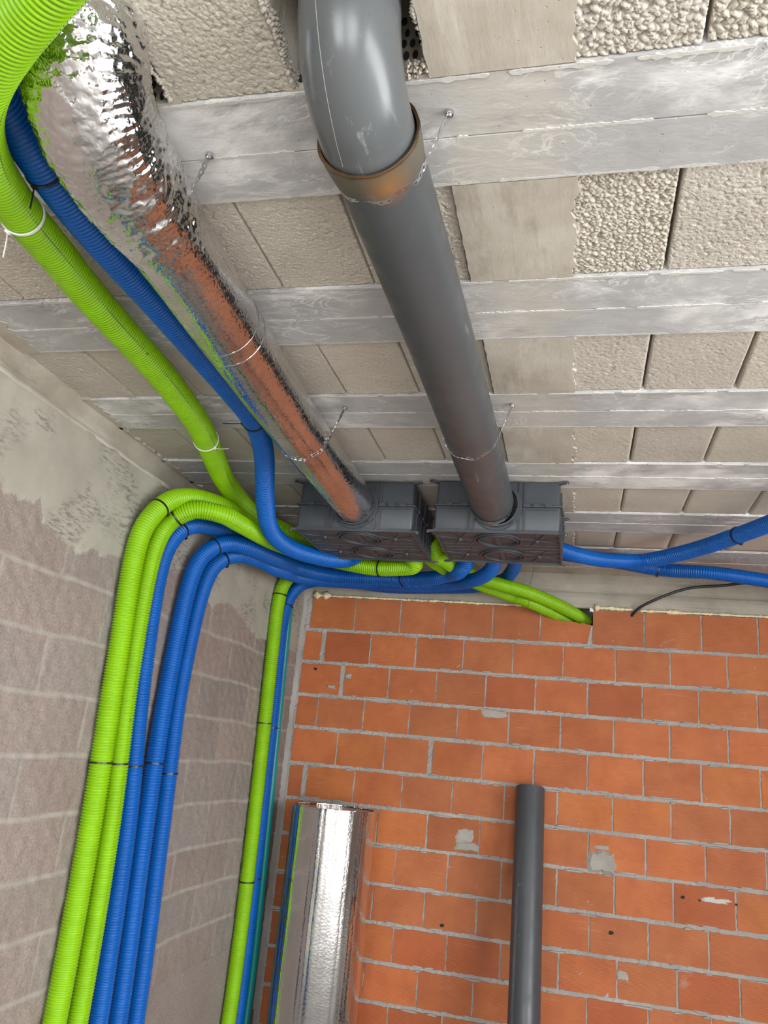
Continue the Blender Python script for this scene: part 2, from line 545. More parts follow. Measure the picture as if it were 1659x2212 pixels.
def spline(pts, step):
    """centripetal-ish Catmull-Rom resampled at equal arclength"""
    P = [np.array(p, float) for p in pts]
    P = [2 * P[0] - P[1]] + P + [2 * P[-1] - P[-2]]
    out = []
    for i in range(1, len(P) - 2):
        p0, p1, p2, p3 = P[i - 1:i + 3]
        d01 = max(np.linalg.norm(p1 - p0), 1e-5) ** .5; d12 = max(np.linalg.norm(p2 - p1), 1e-5) ** .5; d23 = max(np.linalg.norm(p3 - p2), 1e-5) ** .5
        m1 = (p2 - p1) + d12 * ((p1 - p0) / d01 - (p2 - p0) / (d01 + d12))
        m2 = (p2 - p1) + d12 * ((p3 - p2) / d23 - (p3 - p1) / (d12 + d23))
        for t in np.linspace(0, 1, 24, endpoint=False):
            out.append((2 * t**3 - 3 * t**2 + 1) * p1 + (t**3 - 2 * t**2 + t) * m1 + (-2 * t**3 + 3 * t**2) * p2 + (t**3 - t**2) * m2)
    out.append(P[-2]); A = np.array(out)
    for _ in range(3):
        A[1:-1] = (A[:-2] + 2 * A[1:-1] + A[2:]) / 4
    s = np.concatenate([[0], np.cumsum(np.linalg.norm(np.diff(A, axis=0), axis=1))])
    n = max(2, int(s[-1] / step))
    q = np.linspace(0, s[-1], n + 1)
    return np.stack([np.interp(q, s, A[:, k]) for k in range(3)], 1), q


def frames(C):
    T = np.gradient(C, axis=0); T /= np.linalg.norm(T, axis=1)[:, None]
    u = np.cross(T[0], [0, 0, 1.0])
    if np.linalg.norm(u) < .2: u = np.cross(T[0], [1.0, 0, 0])
    u /= np.linalg.norm(u)
    U = np.empty_like(C)
    for i in range(len(C)):
        u = u - T[i] * u.dot(T[i]); u /= np.linalg.norm(u); U[i] = u
    return T, U, np.cross(T, U)


def sweep(name, C, rad, segs, mats, parent=None, q=None, u0=0.0, caps=False, disp=None):
    T, U, W = frames(C)
    n = len(C); a = np.arange(segs + 1) / segs
    ca, sa = np.cos(2 * PI * a), np.sin(2 * PI * a)
    rad = np.asarray(rad)
    R = np.repeat(rad[:, None], segs + 1, 1)
    if disp is not None: R = R + disp(C, U, W, a, R)
    V = C[:, None, :] + R[:, :, None] * (ca[None, :, None] * U[:, None, :] + sa[None, :, None] * W[:, None, :])
    i = np.arange(n - 1)[:, None] * (segs + 1) + np.arange(segs)[None, :]
    F = np.stack([i, i + segs + 1, i + segs + 2, i + 1], -1).reshape(-1, 4)
    uv = None
    if q is not None:
        uu = np.repeat((a + u0)[None, :], n, 0); vv = np.repeat(np.asarray(q)[:, None], segs + 1, 1)
        uv = np.stack([uu, vv], -1).reshape(-1, 2)
    V = V.reshape(-1, 3)
    # weld the seam where no uv is needed
    F = F.tolist()
    if caps:
        F.append(list(range(segs))[::-1]); F.append([(n - 1) * (segs + 1) + k for k in range(segs)])
    return mobj(name, V, F, mats, parent, True, uv=uv)


def blob(b, c, pts, th, m):
    """domed splash of mortar on the brick face: pts are (dx, dz) round c, raised by th"""
    n = len(pts); cx, cy, cz = c
    vs = [(cx, cy - th, cz)] + [(cx + p[0] * .72, cy - th * .9, cz + p[1] * .72) for p in pts] + [(cx + p[0], cy + .004, cz + p[1]) for p in pts]
    fs = []
    for i in range(n):
        j = (i + 1) % n
        fs += [(0, 1 + i, 1 + j), (1 + i, 1 + n + i, 1 + n + j, 1 + j)]
    b.add(vs, fs, m)


def ragged(n, rx_, rz_, jit, r=rnd):
    out = []
    ph = [r.uniform(0, 6.28) for _ in range(4)]
    for i in range(n):
        a = 2 * PI * i / n
        k = 1 + jit * (.5 * math.sin(2 * a + ph[0]) + .4 * math.sin(3 * a + ph[1]) + .3 * math.sin(7 * a + ph[2]) + r.uniform(-.4, .4))
        c, s = math.cos(a), math.sin(a)
        e = 1 / max(abs(c), abs(s)) ** .6
        out.append((rx_ * k * c * e, rz_ * k * s * e))
    return out


# ------------------------------------------------------------------ the room
def floor_():
    b = MB(); b.box(-2.2, XR + 2.5, YF - 1.5, 5.4, -.12, 0)
    struct(b.build('floor', M['floor']))


floor_()


# left wall: block courses with real recessed joints, concrete ledge above
def left_wall():
    z1 = 2.585
    dy, dz = .008, .008
    ys = np.arange(1.5, 4.995, dy); zs = np.arange(.5, z1 + .001, dz)
    Y, Z = np.meshgrid(ys, zs, indexing='ij')
    zz = Z - EYE
    crow = np.array([.495, .293, .095, -.108, -.306, -.505, -.690, -.880, -1.08])
    wob = .004 * np.sin(Y * 5.1) + .003 * np.sin(Y * 13 + Z * 3)
    jd = np.full(Y.shape, 9.0); row = np.zeros(Y.shape, int)
    for k, c in enumerate(crow):
        jd = np.minimum(jd, np.abs(zz - c - wob)); row += (zz < c).astype(int)
    L = .605
    off = np.array([.00, .302, .0, .305, .0, .31, .02, .30, .0, .3])[row] + 2.40 - .605 * 4
    fy = ((Y - off) / L)
    vd = np.abs(fy - np.round(fy)) * L
    jw = .009
    j = np.clip(1 - (jd - jw * .6) / .005, 0, 1)
    jv = np.clip(1 - (vd - .0035) / .004, 0, 1) * .8
    J = np.maximum(j, jv)
    bid = np.floor(fy).astype(int) * 17 + row * 31
    rs = np.random.RandomState(11); tab = rs.rand(997); tab2 = rs.rand(997)
    tv = .93 + .13 * tab[bid % 997]; tp = tab2[bid % 997]
    # plaster edge height by depth
    ey = [1.5, 2.0, 2.2, 2.25, 2.45, 2.69, 2.95, 3.28, 3.4, 3.6, 3.8, 4.24, 4.6, 5.0]
    ez = [.69, .684, .69, .63, .60, .64, .66, .71, .75, .62, .69, .565, .60, .58]
    E_ = np.interp(Y, ey, ez)
    pl = np.clip((zz - E_) * 4 + .5, 0, 1)
    up = zz > E_
    # relief
    def fbm(a, b, s, seed):
        r2 = np.random.RandomState(seed); o = np.zeros(a.shape)
        for k in range(14):
            th = r2.uniform(0, 2 * PI); f = s * r2.uniform(.6, 2.6)
            o += np.sin((a * math.cos(th) + b * math.sin(th)) * f + r2.uniform(0, 6.28))
        return o / 5.0
    X = XL + .0014 * fbm(Y, Z, 22, 1) + .0022 * fbm(Y, Z, 60, 2) * (~up) + nrs.randn(*Y.shape) * .0006 * (~up)
    X = X - .003 * (j * .6 + jv * .5) * (~up) + up * .003
    X = X + up * .0012 * fbm(Y, Z, 30, 5)
    J = J * (~up)
    ny, nz = Y.shape
    i = np.arange(ny - 1)[:, None] * nz + np.arange(nz - 1)[None, :]
    F = np.stack([i, i + nz, i + nz + 1, i + 1], -1).reshape(-1, 4)
    V = np.stack([X, Y, Z], -1).reshape(-1, 3)
    tint = np.stack([tv * (1 + .10 * (tp - .5)), tv, tv * (1 - .06 * (tp - .5)), np.ones_like(tv)], -1).reshape(-1, 4)
    # plain remainder of the wall (lower and behind the camera) with its ledge
    b = MB()
    zl = zs[-1]; yl = ys[-1]
    b.box(XL - .25, XL - .006, 1.5, yl + .2, 0, z1 - .004)
    b.box(XL - .25, XL, YF, 1.5, 0, z1)
    b.box(XL - .25, XL, 1.49, yl, 0, .505)
    b.box(XL - .5, XL - .185, YF, yl + .4, z1 - .1, H + .45)
    nb = len(b.v)
    verts = np.concatenate([V, np.array(b.v)]); faces = F.tolist() + [[q + len(V) for q in f] for f in b.f]
    tt = np.concatenate([tint, np.ones((nb, 4))])
    o = mobj('wall_left', verts, faces, M['leftwall'], None, True, tint=tt)
    for nme, arr, dv in (('joint', J, 0), ('plaster', pl, 0)):
        a = o.data.attributes.new(nme, 'FLOAT', 'POINT')
        fill = np.zeros(nb) + dv
        if nme == 'plaster': fill[24:] = 1.0   # ledge block is bare concrete
        a.data.foreach_set('value', np.concatenate([arr.reshape(-1), fill]).astype(np.float32))
    for p in o.data.polygons[len(F):]: p.use_smooth = False
    struct(o)
    # rough ledge and fillet between the wall top and the ceiling
    t = MB(); n = 110
    for k in range(n):
        y0 = 1.2 + 3.75 * k / n; y1 = 1.2 + 3.75 * (k + 1) / n
        def prof(y):
            a = noise.noise(Vector((y * 3, 1, 0))); c = noise.noise(Vector((y * 14, 7, 0)))
            step = .0 if y < 2.19 else -.022
            return [(XL + .004 + .003 * c, z1 - .012), (XL + .007 + .004 * c, z1 + .004), (XL - .03 + step, z1 + .012 + .004 * a),
                    (XL - .075 + step * .6 + .01 * a, z1 + .07), (XL - .055 + .02 * a + .006 * c, H + .012)]
        A, B = prof(y0), prof(y1)
        for e in range(4):
            t.add([(A[e][0], y0, A[e][1]), (B[e][0], y1, B[e][1]), (B[e + 1][0], y1, B[e + 1][1]), (A[e + 1][0], y0, A[e + 1][1])], [(0, 1, 2, 3)])
    o = t.build('trim_1', M['plaster'], None, True, fix=False)
    bm = bmesh.new(); bm.from_mesh(o.data); bmesh.ops.remove_doubles(bm, verts=bm.verts, dist=1e-5)
    bm.to_mesh(o.data); bm.free()
    struct(o)


left_wall()

# ------------------------------------------------------------------ brick wall
BED = [.965, .740, .528, .297 + .02, .098, -.103, -.308, -.512, -.722, -.925, -1.130, -1.335, -1.54]
BED = [.963, .742, .5345, .3275, .1255, -.092, -.296, -.502, -.715, -.918, -1.118, -1.32, -1.53]
# measured bed-joint centres (relative to eye height) at a handful of courses
JOINT = [[-1.705, -1.394, -1.092, -.805, -.505, -.214, .094, .395, .713, 1.022],
         [-1.575, -1.269, -.975, -.674, -.368, -.07, .232, .539, .849],
         [-1.424, -1.13, -.83, -.525, -.227, .076, .384, .691, 1.0],
         [-1.575, -1.273, -.982, -.685, -.377, -.075, .225, .532, .841],
         [-1.423, -1.119, -.824, -.521, -.22, .081, .388, .695, 1.0],
         [-1.597, -1.29, -.991, -.687, -.385, -.082, .224, .534, .839],
         [-1.43, -1.124, -.824, -.514, -.21, .093, .399, .709, 1.01],
         [-1.60, -1.30, -.994, -.688, -.382, -.075, .235, .541, .853],
         [-1.42, -1.112, -.807, -.509, -.2, .105, .412, .715, 1.02],
         [-1.58, -1.27, -.97, -.665, -.366, -.053, .252, .556, .861],
         [-1.43, -1.123, -.816, -.507, -.2, .1, .41, .72, 1.02],
         [-1.57, -1.27, -.97, -.665, -.366, -.053, .252, .556, .861]]


def brick_wall():
    b = MB()
    r = random.Random(21)
    yf = YB
    for k, J in enumerate(JOINT):
        zt, zb = BED[k] + EYE, BED[k + 1] + EYE
        J = list(J)
        if J[0] > -1.69: J = [-1.728] + J
        while J[-1] < XR - .31: J.append(J[-1] + .306)
        for i in range(len(J) - 1):
            x0, x1 = J[i], J[i + 1]
            thick = .022 if (k, i) in ((1, 0), (2, 0), (4, 2), (5, 0)) else .0
            gv = .0045 + r.uniform(-.0012, .0018)
            gh = .0105 + r.uniform(-.002, .002)
            gt = .003 if k == 0 else gh
            if i == 0: x0 += .012
            X0, X1 = x0 + gv, x1 - gv - thick
            Z0, Z1 = zb + gh, zt - gt
            if X1 - X0 < .03: continue
            y = yf - r.uniform(0, .004)
            jit = .0022
            def edge(p, q, n):
                out = []
                for e in range(n):
                    t = e / n
                    px, pz = p[0] + (q[0] - p[0]) * t, p[1] + (q[1] - p[1]) * t
                    kx = r.uniform(-jit, jit) * (1.8 if r.random() < .12 else .5)
                    kz = r.uniform(-jit, jit) * (1.8 if r.random() < .2 else .7)
                    out.append((px + kx, y, pz + kz))
                return out
            g = r.random()
            v = r.uniform(.88, 1.10)
            if g < .22: t = (v * .88, v * .95, v * 1.05, 1)      # pinker, dusty
            elif g < .36: t = (v * .84, v * .74, v * .7, 1)      # darker red
            elif g < .52: t = (v * 1.02, v * 1.08, v * .95, 1)   # more orange
            else: t = (v, v, v, 1)
            if k == 0 and i == 5:
                # top half broken away where the two green ducts enter
                top = [(X1, .868), (.06, .872), (.045, .880), (.02, .874), (-.005, .883), (-.03, .879), (-.055, .888), (-.075, .884), (-.10, .886), (-.118, .902), (-.135, .928), (-.165, .945), (-.19, .958), (X0, .960)]
                pts = edge((X0, Z0), (X1, Z0), 14) + [(px, y, pz + EYE) for px, pz in top]
            else:
                pts = edge((X0, Z0), (X1, Z0), 14) + edge((X1, Z0), (X1, Z1), 9) + edge((X1, Z1), (X0, Z1), 14) + edge((X0, Z1), (X0, Z0), 9)
            b.poly(pts, (0, .03, 0), 0, t)
    # mortar bed behind the brick faces, pushed back into a cavity at the broken brick
    dx = .012
    xs = np.arange(-1.80, 1.35, dx); zs = np.arange(.05, .968 + EYE, dx)
    X, Z = np.meshgrid(xs, zs, indexing='ij')
    Yv = yf + .0035 + nrs.randn(*X.shape) * .0014 + .002 * np.sin(X * 21) * np.sin(Z * 33)
    Yv = Yv - .003 * (X < -1.715)
    cav = (X > -.175) & (X < .10) & (Z > .872 + EYE)
    Yv = np.where(cav, yf + .22, Yv)
    nx, nz = X.shape
    i = np.arange(nx - 1)[:, None] * nz + np.arange(nz - 1)[None, :]
    F = np.stack([i, i + nz, i + nz + 1, i + 1], -1).reshape(-1, 4).tolist()
    V = np.stack([X, Yv, Z], -1).reshape(-1, 3)
    b.add(V.tolist(), F, 1)
    b.box(1.30, XR + .1, yf + .004, yf + .03, 0, .968 + EYE, 1)
    b.box(-1.80, XR + .1, yf + .004, yf + .03, 0, .06, 1)
    b.box(-2.3, XR + .2, 5.24, 5.40, 0, H + .45, 1)  # unseen backing added to stop sky light leaking through the brick cavity
    # mortar smears and patches with their own ragged outline
    for (cx, cz, w, h, th) in ((-.47, .30, .085, .028, .0022), (.165, -.45, .075, .062, .012), (-.60, -.40, .05, .04, .0016), (-.585, -.455, .066, .024, .0025),
                               (.165, -.375, .045, .014, .002), (-1.395, .46, .02, .018, .006), (-1.50, .385, .03, .012, .006), (.28, -.995, .03, .025, .001)):
        blob(b, (cx, yf - .0045, cz + EYE), ragged(40, w, h, .16), th, 2)
    for (cx, cz, w, h) in ((.755, -.572, .075, .014), (.72, -.565, .03, .010)):
        blob(b, (cx, yf - .0045, cz + EYE), ragged(44, w, h, .3), .003, 4)
    for (cx, cz, rr) in ((.588, -.575, .010), (-.698, -.881, .011), (.219, -.797, .012), (.672, -.58, .006), (.855, -.578, .006), (-1.618, .49, .010)):  # flat dark discs painted for the shade inside small holes in the bricks
        pts = [(cx + p[0], yf - .0062, cz + p[1] + EYE) for p in ragged(14, rr, rr * .8, .15)]
        b.poly(pts, (0, .003, 0), 3)
    # mortar squeezed over brick edges along the bed joints
    r2 = random.Random(5)
    for k in range(1, 12):
        for _ in range(26):
            cx = r2.uniform(-1.7, 1.15); w = r2.uniform(.012, .06)
            up = r2.choice((-1, 1)); cz = BED[k] + up * .011
            blob(b, (cx, yf - .003, cz + EYE), ragged(30, w, r2.uniform(.003, .006), .3, r2), .003, 1)
    o = b.build('wall_back', [M['brick'], M['mortar'], M['patchmortar'], M['hole'], M['slurry']], fix=False)
    struct(o)
    # concrete beam over the bricks and edge post in the corner
    c = MB()
    n = 160
    for k in range(n):
        x0 = -1.78 + 3.2 * k / n; x1 = -1.78 + 3.2 * (k + 1) / n
        def pf(x):
            a = noise.noise(Vector((x * 2.2, 3, 0))) * .004; d = noise.noise(Vector((x * 17, 9, 0))) * .003
            cut = .012 if -.19 < x < .10 else 0
            return [(yf + .03, .962 + EYE + cut), (yf + .004 + a, .966 + EYE + cut + d), (yf + a * .7, 1.02 + EYE), (yf + .002 + a, 1.066 + EYE), (yf + .010 + a, 1.069 + EYE + d * .6),
                    (yf + .008, 1.10 + EYE), (yf - .012 + a, 1.128 + EYE), (yf - .016 + d, 1.137 + EYE + d), (yf - .05, H + .005)]
        A, B = pf(x0), pf(x1)
        for e in range(8):
            c.add([(x0, *A[e]), (x1, *B[e]), (x1, *B[e + 1]), (x0, *A[e + 1])], [(0, 1, 2, 3)])
    c.box(1.40, XR + .1, yf, yf + .2, .965 + EYE, H)
    o = c.build('trim_2', M['beam'], None, True, fix=False)
    bm = bmesh.new(); bm.from_mesh(o.data); bmesh.ops.remove_doubles(bm, verts=bm.verts, dist=1e-5); bm.to_mesh(o.data); bm.free()
    struct(o)
    # mortar fillet in the corner
    p = MB(); n = 90
    for k in range(n):
        z0 = .1 + 2.5 * k / n; z1 = .1 + 2.5 * (k + 1) / n
        def w(z): return .022 + .008 * noise.noise(Vector((z * 6, 0, 0))) + (.03 if z > 2.50 else 0) + .004 * noise.noise(Vector((z * 40, 0, 0)))
        a, b2 = w(z0), w(z1)
        p.add([(XL - .002, yf - .028, z0), (XL + a * .5, yf - .012, z0), (XL + a, yf - .002, z0), (XL - .002, yf - .028, z1), (XL + b2 * .5, yf - .012, z1), (XL + b2, yf - .002, z1)],
              [(0, 1, 4, 3), (1, 2, 5, 4)])
    o = p.build('trim_3', M['mortar'], None, True, fix=False)
    bm = bmesh.new(); bm.from_mesh(o.data); bmesh.ops.remove_doubles(bm, verts=bm.verts, dist=1e-5); bm.to_mesh(o.data); bm.free()
    struct(o)


brick_wall()


# expanding foam along the top of the bricks
def foam(name, x0, x1, zc, th, label, lumps=()):
    n = max(8, int((x1 - x0) / .004)); C = []; R = []
    for i in range(n + 1):
        x = x0 + (x1 - x0) * i / n
        C.append((x, YB - .004, zc + EYE + .004 * noise.noise(Vector((x * 9, 2, 0)))))
        r = th * (1 + .75 * noise.noise(Vector((x * 22, 5, 0))) + .5 * noise.noise(Vector((x * 70, 1, 0))))
        for lx, lw, lr in lumps:
            r += lr * math.exp(-((x - lx) / lw) ** 2)
        if i in (0, n): r = .001
        R.append(max(.0025, r) if 0 < i < n else .001)
    o = sweep(name, np.array(C), R, 12, M['foam'], None, disp=lambda C, U, W, a, Rr: Rr * .18 * nrs.randn(*Rr.shape))
    return tag(o, label, 'foam')


foam('expanding_foam', -1.70, -.17, .968, .0065, 'thin cream foam bead over the bricks, left of the green ducts, lumpy end', ((-1.665, .018, .02), (-1.60, .02, .018)))
foam('expanding_foam', .105, .33, .975, .009, 'short cream foam bead right beside the broken brick where green ducts enter', ((.115, .02, .014),))
foam('expanding_foam', .37, 1.35, .970, .0065, 'long cream foam bead over the bricks right of the black cable', ((.56, .03, .010),))
wf = MB(); wf.poly([(.088 + p[0], YB - .02, .958 + EYE + p[1]) for p in ragged(16, .010, .012, .3)], (0, .02, 0))
tag(wf.build('foam_scrap', M['white'], None), 'small white foam scrap at the tip of the green ducts beside broken brick', 'foam')


# ------------------------------------------------------------------ ceiling
def worley(X, Y, cell, seed):
    rs = np.random.RandomState(seed)
    gx = np.floor(X / cell).astype(int); gy = np.floor(Y / cell).astype(int)
    ox, oy = gx.min() - 2, gy.min() - 2
    nx, ny = gx.max() - ox + 3, gy.max() - oy + 3
    jx = rs.rand(nx, ny); jy = rs.rand(nx, ny); hh = rs.rand(nx, ny)
    f1 = np.full(X.shape, 9.0); f2 = np.full(X.shape, 9.0); h1 = np.zeros(X.shape)
    for a in (-1, 0, 1):
        for c in (-1, 0, 1):
            ix, iy = gx + a - ox, gy + c - oy
            d = np.hypot((gx + a + jx[ix, iy]) - X / cell, (gy + c + jy[ix, iy]) - Y / cell)
            m = d < f1
            f2 = np.where(m, f1, np.minimum(f2, d)); h1 = np.where(m, hh[ix, iy], h1); f1 = np.where(m, d, f1)
    return f1, f2, h1


ROWS = [(.745, 1.105), (1.385, 1.742), (2.030, 2.385), (2.655, 3.010), (3.298, 3.645), (3.945, 4.265)]
JX = [-1.86, -1.59, -1.325, -1.05, -.785, -.53, -.277, -.03, .185, .455, .73, 1.0, 1.27, 1.54, 1.81, 2.08, 2.35, 2.62, 2.92]


def ceiling():
    b = MB()
    up = H + .20
    # slab above with duct holes: assembled round the two openings
    def slab(x0, x1, y0, y1): b.box(x0, x1, y0, y1, up, up + .05, 2)
    b.box(-2.7, XR + .3, YF - .3, 5.5, H + .42, H + .5, 2)  # unseen cap added to keep sky light out of the duct openings
    slab(-2.4, 3.0, 1.12, 5.3); slab(-2.4, 3.0, YF, .82)
    slab(-2.4, -1.03, .82, 1.12); slab(-.76, -.49, .82, 1.12); slab(-.29, 3.0, .82, 1.12)
    # precast joists: two units side by side between the block rows
    J = []
    for k in range(len(ROWS) - 1): J.append((ROWS[k][1], ROWS[k + 1][0]))
    J.append((ROWS[-1][1], 4.72))
    edges = []
    for (a, c) in J:
        mid = a + (c - a) * .52
        b.box(-2.3, XR + .1, a + .001, mid - .0015, H, up, 1)
        b.box(-2.3, XR + .1, mid + .0015, c - .001, H - .002, up, 1)
        edges += [(a + .004, 1), (mid, 0), (c - .004, -1)]
    b.box(-2.3, XR + .1, 4.715, 5.0, H + .004, up, 2)
    # rear part of the ceiling, behind and above the camera
    y = ROWS[0][0]
    while y > YF:
        b.box(-2.3, XR + .1, y - .28, y, H, up, 1)
        b.box(-2.3, XR + .1, y - .64, y - .28, H + .01, up, 0, (.95, .95, .95, 1))
        y -= .64
    # ragged white slurry along joist edges and centre joints
    r = random.Random(9)
    for (y0, s) in edges:
        x = -1.95
        while x < 1.5:
            Ln = r.uniform(.05, .35) if s else r.uniform(.02, .25)
            n = max(3, int(Ln / .005)); top = []; bot = []
            for i in range(n + 1):
                xx = x + Ln * i / n
                w = (.0012 if s else .001) + abs(noise.noise(Vector((xx * 31, y0 * 7, 0)))) * (.008 if s else .005) + abs(noise.noise(Vector((xx * 140, y0 * 7, 3)))) * .005 + r.uniform(0, .0015)
                if i in (0, n): w *= .3
                top.append((xx, y0 + (w if s >= 0 else w * .5), H - .0025)); bot.append((xx, y0 - (w if s <= 0 else w * .5), H - .0025))
            b.poly(top + bot[::-1], (0, 0, .006), 3)
            x += Ln + (r.uniform(0, .05) if s else r.uniform(.0, .12))
    # infill blocks
    seed = 0
    for k, (y0, y1) in enumerate(ROWS):
        for j in range(len(JX) - 1):
            x0, x1 = JX[j], JX[j + 1]
            seed += 1
            if j == 6: continue                                       # cast strip, added below
            if k == 0 and (j in (3, 5)): continue                     # openings for the ducts
            if k == 0 and j < 3: pass
            g0, g1 = .0018 + r.uniform(0, .0015), .0018 + r.uniform(0, .0015)
            if j >= 8: g0 += .0022
            if j >= 8: g1 += .0014
            if j in (8, 9) or (j == 10): g0 += .001
            sk = r.uniform(-.006, .006)
            vis = x1 < 1.35 and (k < 5)
            res = (.0026, .0028, .0040, .0055, .008, .01)[k] if vis else .03
            coarse = (j >= 7 and k == 0) or (j == 7 and k == 1)
            if coarse: res = .0021
            if j in (0, 1) and k < 1: res = .02
            cell = (.0135, .0115, .0100, .010, .010, .010)[k] * r.uniform(.92, 1.1)
            amp = (.0042, .0036, .0026, .0022, .0018, .0015)[k] * r.uniform(.85, 1.15)
            amp *= 1.9 if coarse else 1.2
            if j <= 4 and k < 3: amp *= .85
            if j >= 8 and k >= 1: amp *= .8
            nx = max(2, int((x1 - x0) / res)); ny = max(2, int((y1 - y0 - .004) / res))
            xs = np.linspace(x0 + g0, x1 - g1, nx + 1); ys = np.linspace(y0 + .002, y1 - .002, ny + 1)
            X, Y = np.meshgrid(xs, ys, indexing='ij')
            Xs = X + sk * ((Y - y0) / (y1 - y0) - .5)
            base = H + .004 + r.uniform(0, .004)
            if vis:
                f1, f2, h1 = worley(X + .003 * np.sin(Y * 300), Y, cell, seed)
                e = np.clip((f2 - f1) / .16, 0, 1)
                flat = .95 if coarse else .55
                dome = np.minimum(np.sqrt(np.clip(1 - (f1 / .80) ** 2, 0, 1)), flat) / flat * (.35 + .65 * e)
                pit = (h1 > .965).astype(float)
                lf = .5 + .5 * np.sin(X * 19 + seed) * np.sin(Y * 23 + seed * 2)
                d = amp * (1.2 - dome * (.8 + .35 * h1) + (.9 if coarse else .7) * pit * (.4 + lf)) + nrs.randn(*X.shape) * amp * .06
                Zv = base + d
                bx = np.minimum(X - xs[0], xs[-1] - X); Zv += np.clip(.003 - bx, 0, .003) * 1.2
            else:
                Zv = np.full(X.shape, base)
            i = np.arange(nx)[:, None] * (ny + 1) + np.arange(ny)[None, :]
            F = np.stack([i, i + 1, i + ny + 2, i + ny + 1], -1).reshape(-1, 4).tolist()
            V = np.stack([Xs, Y, Zv], -1).reshape(-1, 3)
            tv = r.uniform(.93, 1.05); t = (tv * r.uniform(.985, 1.015), tv, tv * r.uniform(.97, 1.02), 1)
            base_i = len(V)
            rim = [a * (ny + 1) for a in range(nx + 1)] + [nx * (ny + 1) + a for a in range(1, ny + 1)] + [a * (ny + 1) + ny for a in range(nx - 1, -1, -1)] + [a for a in range(ny - 1, 0, -1)]
            Vs = V[rim].copy(); Vs[:, 2] = up
            m = len(rim)
            F += [[rim[q], rim[(q + 1) % m], base_i + (q + 1) % m, base_i + q] for q in range(m)]
            b.add(np.concatenate([V, Vs]).tolist(), F, 0, t)
    # cast concrete strip crossing the rows, ragged on its right side
    for k, (y0, y1) in enumerate(ROWS + [(4.40, 4.72)]):
        xa, xb = -.277, -.022
        if k == 6: xa, xb = -.255, -.045
        n = 90; right = []; left = []
        for i in range(n + 1):
            y = y0 + .002 + (y1 - y0 - .004) * i / n
            right.append((xb + .014 * noise.noise(Vector((y * 13, k, 0))) + .010 * noise.noise(Vector((y * 47, k, 4))), y, H - .001))
            left.append((xa + .003 * noise.noise(Vector((y * 30, k, 8))), y, H - .002))
        b.poly(left + right[::-1], (0, 0, .03), 2)
        b.box(xa + .005, xb - .02, y0 + .002, y1 - .002, H + .02, up, 2)
    # plaster smeared over the blocks beside the left wall
    for k, (y0, y1) in enumerate([(1.1, 1.745), (1.74, 2.03), (2.0, 2.39), (2.38, 2.66), (2.64, 3.02), (3.0, 3.3), (3.28, 3.66), (3.6, 3.95), (3.93, 4.8)]):
        n = 30; w = (.10, .20, .10, .16, .14, .15, .15, .17, .16)[k]
        pts = [(-2.1, y0, H - .003), ] + [(-1.94 + w + .02 * noise.noise(Vector((i * .4, k, 2))) + .006 * rnd.random(), y0 + (y1 - y0) * i / n, H - .003) for i in range(n + 1)] + [(-2.1, y1, H - .003)]
        b.poly(pts, (0, 0, .012), 2)
    # walls of the two duct openings
    for (x0, x1) in ((-1.05, -.785), (-.53, -.277)):
        b.box(x0 - .02, x1 + .02, 1.100, 1.112, H + .004, up, 2)
        # dark ovals painted for the shade in hollow block perforations at the opening's end
        rr = random.Random(int(-x0 * 100))
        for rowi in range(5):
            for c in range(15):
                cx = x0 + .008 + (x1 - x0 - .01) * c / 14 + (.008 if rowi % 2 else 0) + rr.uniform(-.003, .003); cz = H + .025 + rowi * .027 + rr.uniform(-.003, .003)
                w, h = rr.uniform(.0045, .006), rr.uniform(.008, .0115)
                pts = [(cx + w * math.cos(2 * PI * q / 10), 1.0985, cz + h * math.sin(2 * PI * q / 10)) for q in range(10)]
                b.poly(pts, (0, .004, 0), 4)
    # crumbly block edges round the openings
    for (xe, sgn) in ((-.277, -1), (-.53, 1), (-.785, -1)):
        for i in range(60):
            y = .75 + .355 * i / 60
            s = rnd.uniform(.004, .009)
            cx = xe + sgn * (-.002 + .007 * noise.noise(Vector((y * 22, xe, 0))) + rnd.uniform(0, .004))
            for zz in (0, 1, 2):
                c0 = Vector((cx, y, H + .006 + zz * .012 + rnd.uniform(-.002, .002)))
                vs = [c0 + Vector(q) * s for q in ((1, 0, 0), (-1, 0, 0), (0, 1, 0), (0, -1, 0), (0, 0, 1), (0, 0, -1))]
                b.add(vs, [(0, 2, 4), (2, 1, 4), (1, 3, 4), (3, 0, 4), (2, 0, 5), (1, 2, 5), (3, 1, 5), (0, 3, 5)], 0, (1, 1, 1, 1))
    for i in range(110):
        c0 = Vector((-.30 + rnd.uniform(-.02, .028), 1.088 + rnd.uniform(-.014, .016), H + rnd.uniform(0, .014))); s = rnd.uniform(.0025, .0055)
        vs = [c0 + Vector(q) * s for q in ((1, 0, 0), (-1, 0, 0), (0, 1, 0), (0, -1, 0), (0, 0, 1), (0, 0, -1))]
        b.add(vs, [(0, 2, 4), (2, 1, 4), (1, 3, 4), (3, 0, 4), (2, 0, 5), (1, 2, 5), (3, 1, 5), (0, 3, 5)], 2)
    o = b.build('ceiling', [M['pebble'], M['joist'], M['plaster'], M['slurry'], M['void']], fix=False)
    me = o.data
    mi = np.empty(len(me.polygons), dtype=np.int32); me.polygons.foreach_get('material_index', mi)
    me.polygons.foreach_set('use_smooth', (mi == 0).tolist())
    me.update()
    struct(o)


ceiling()


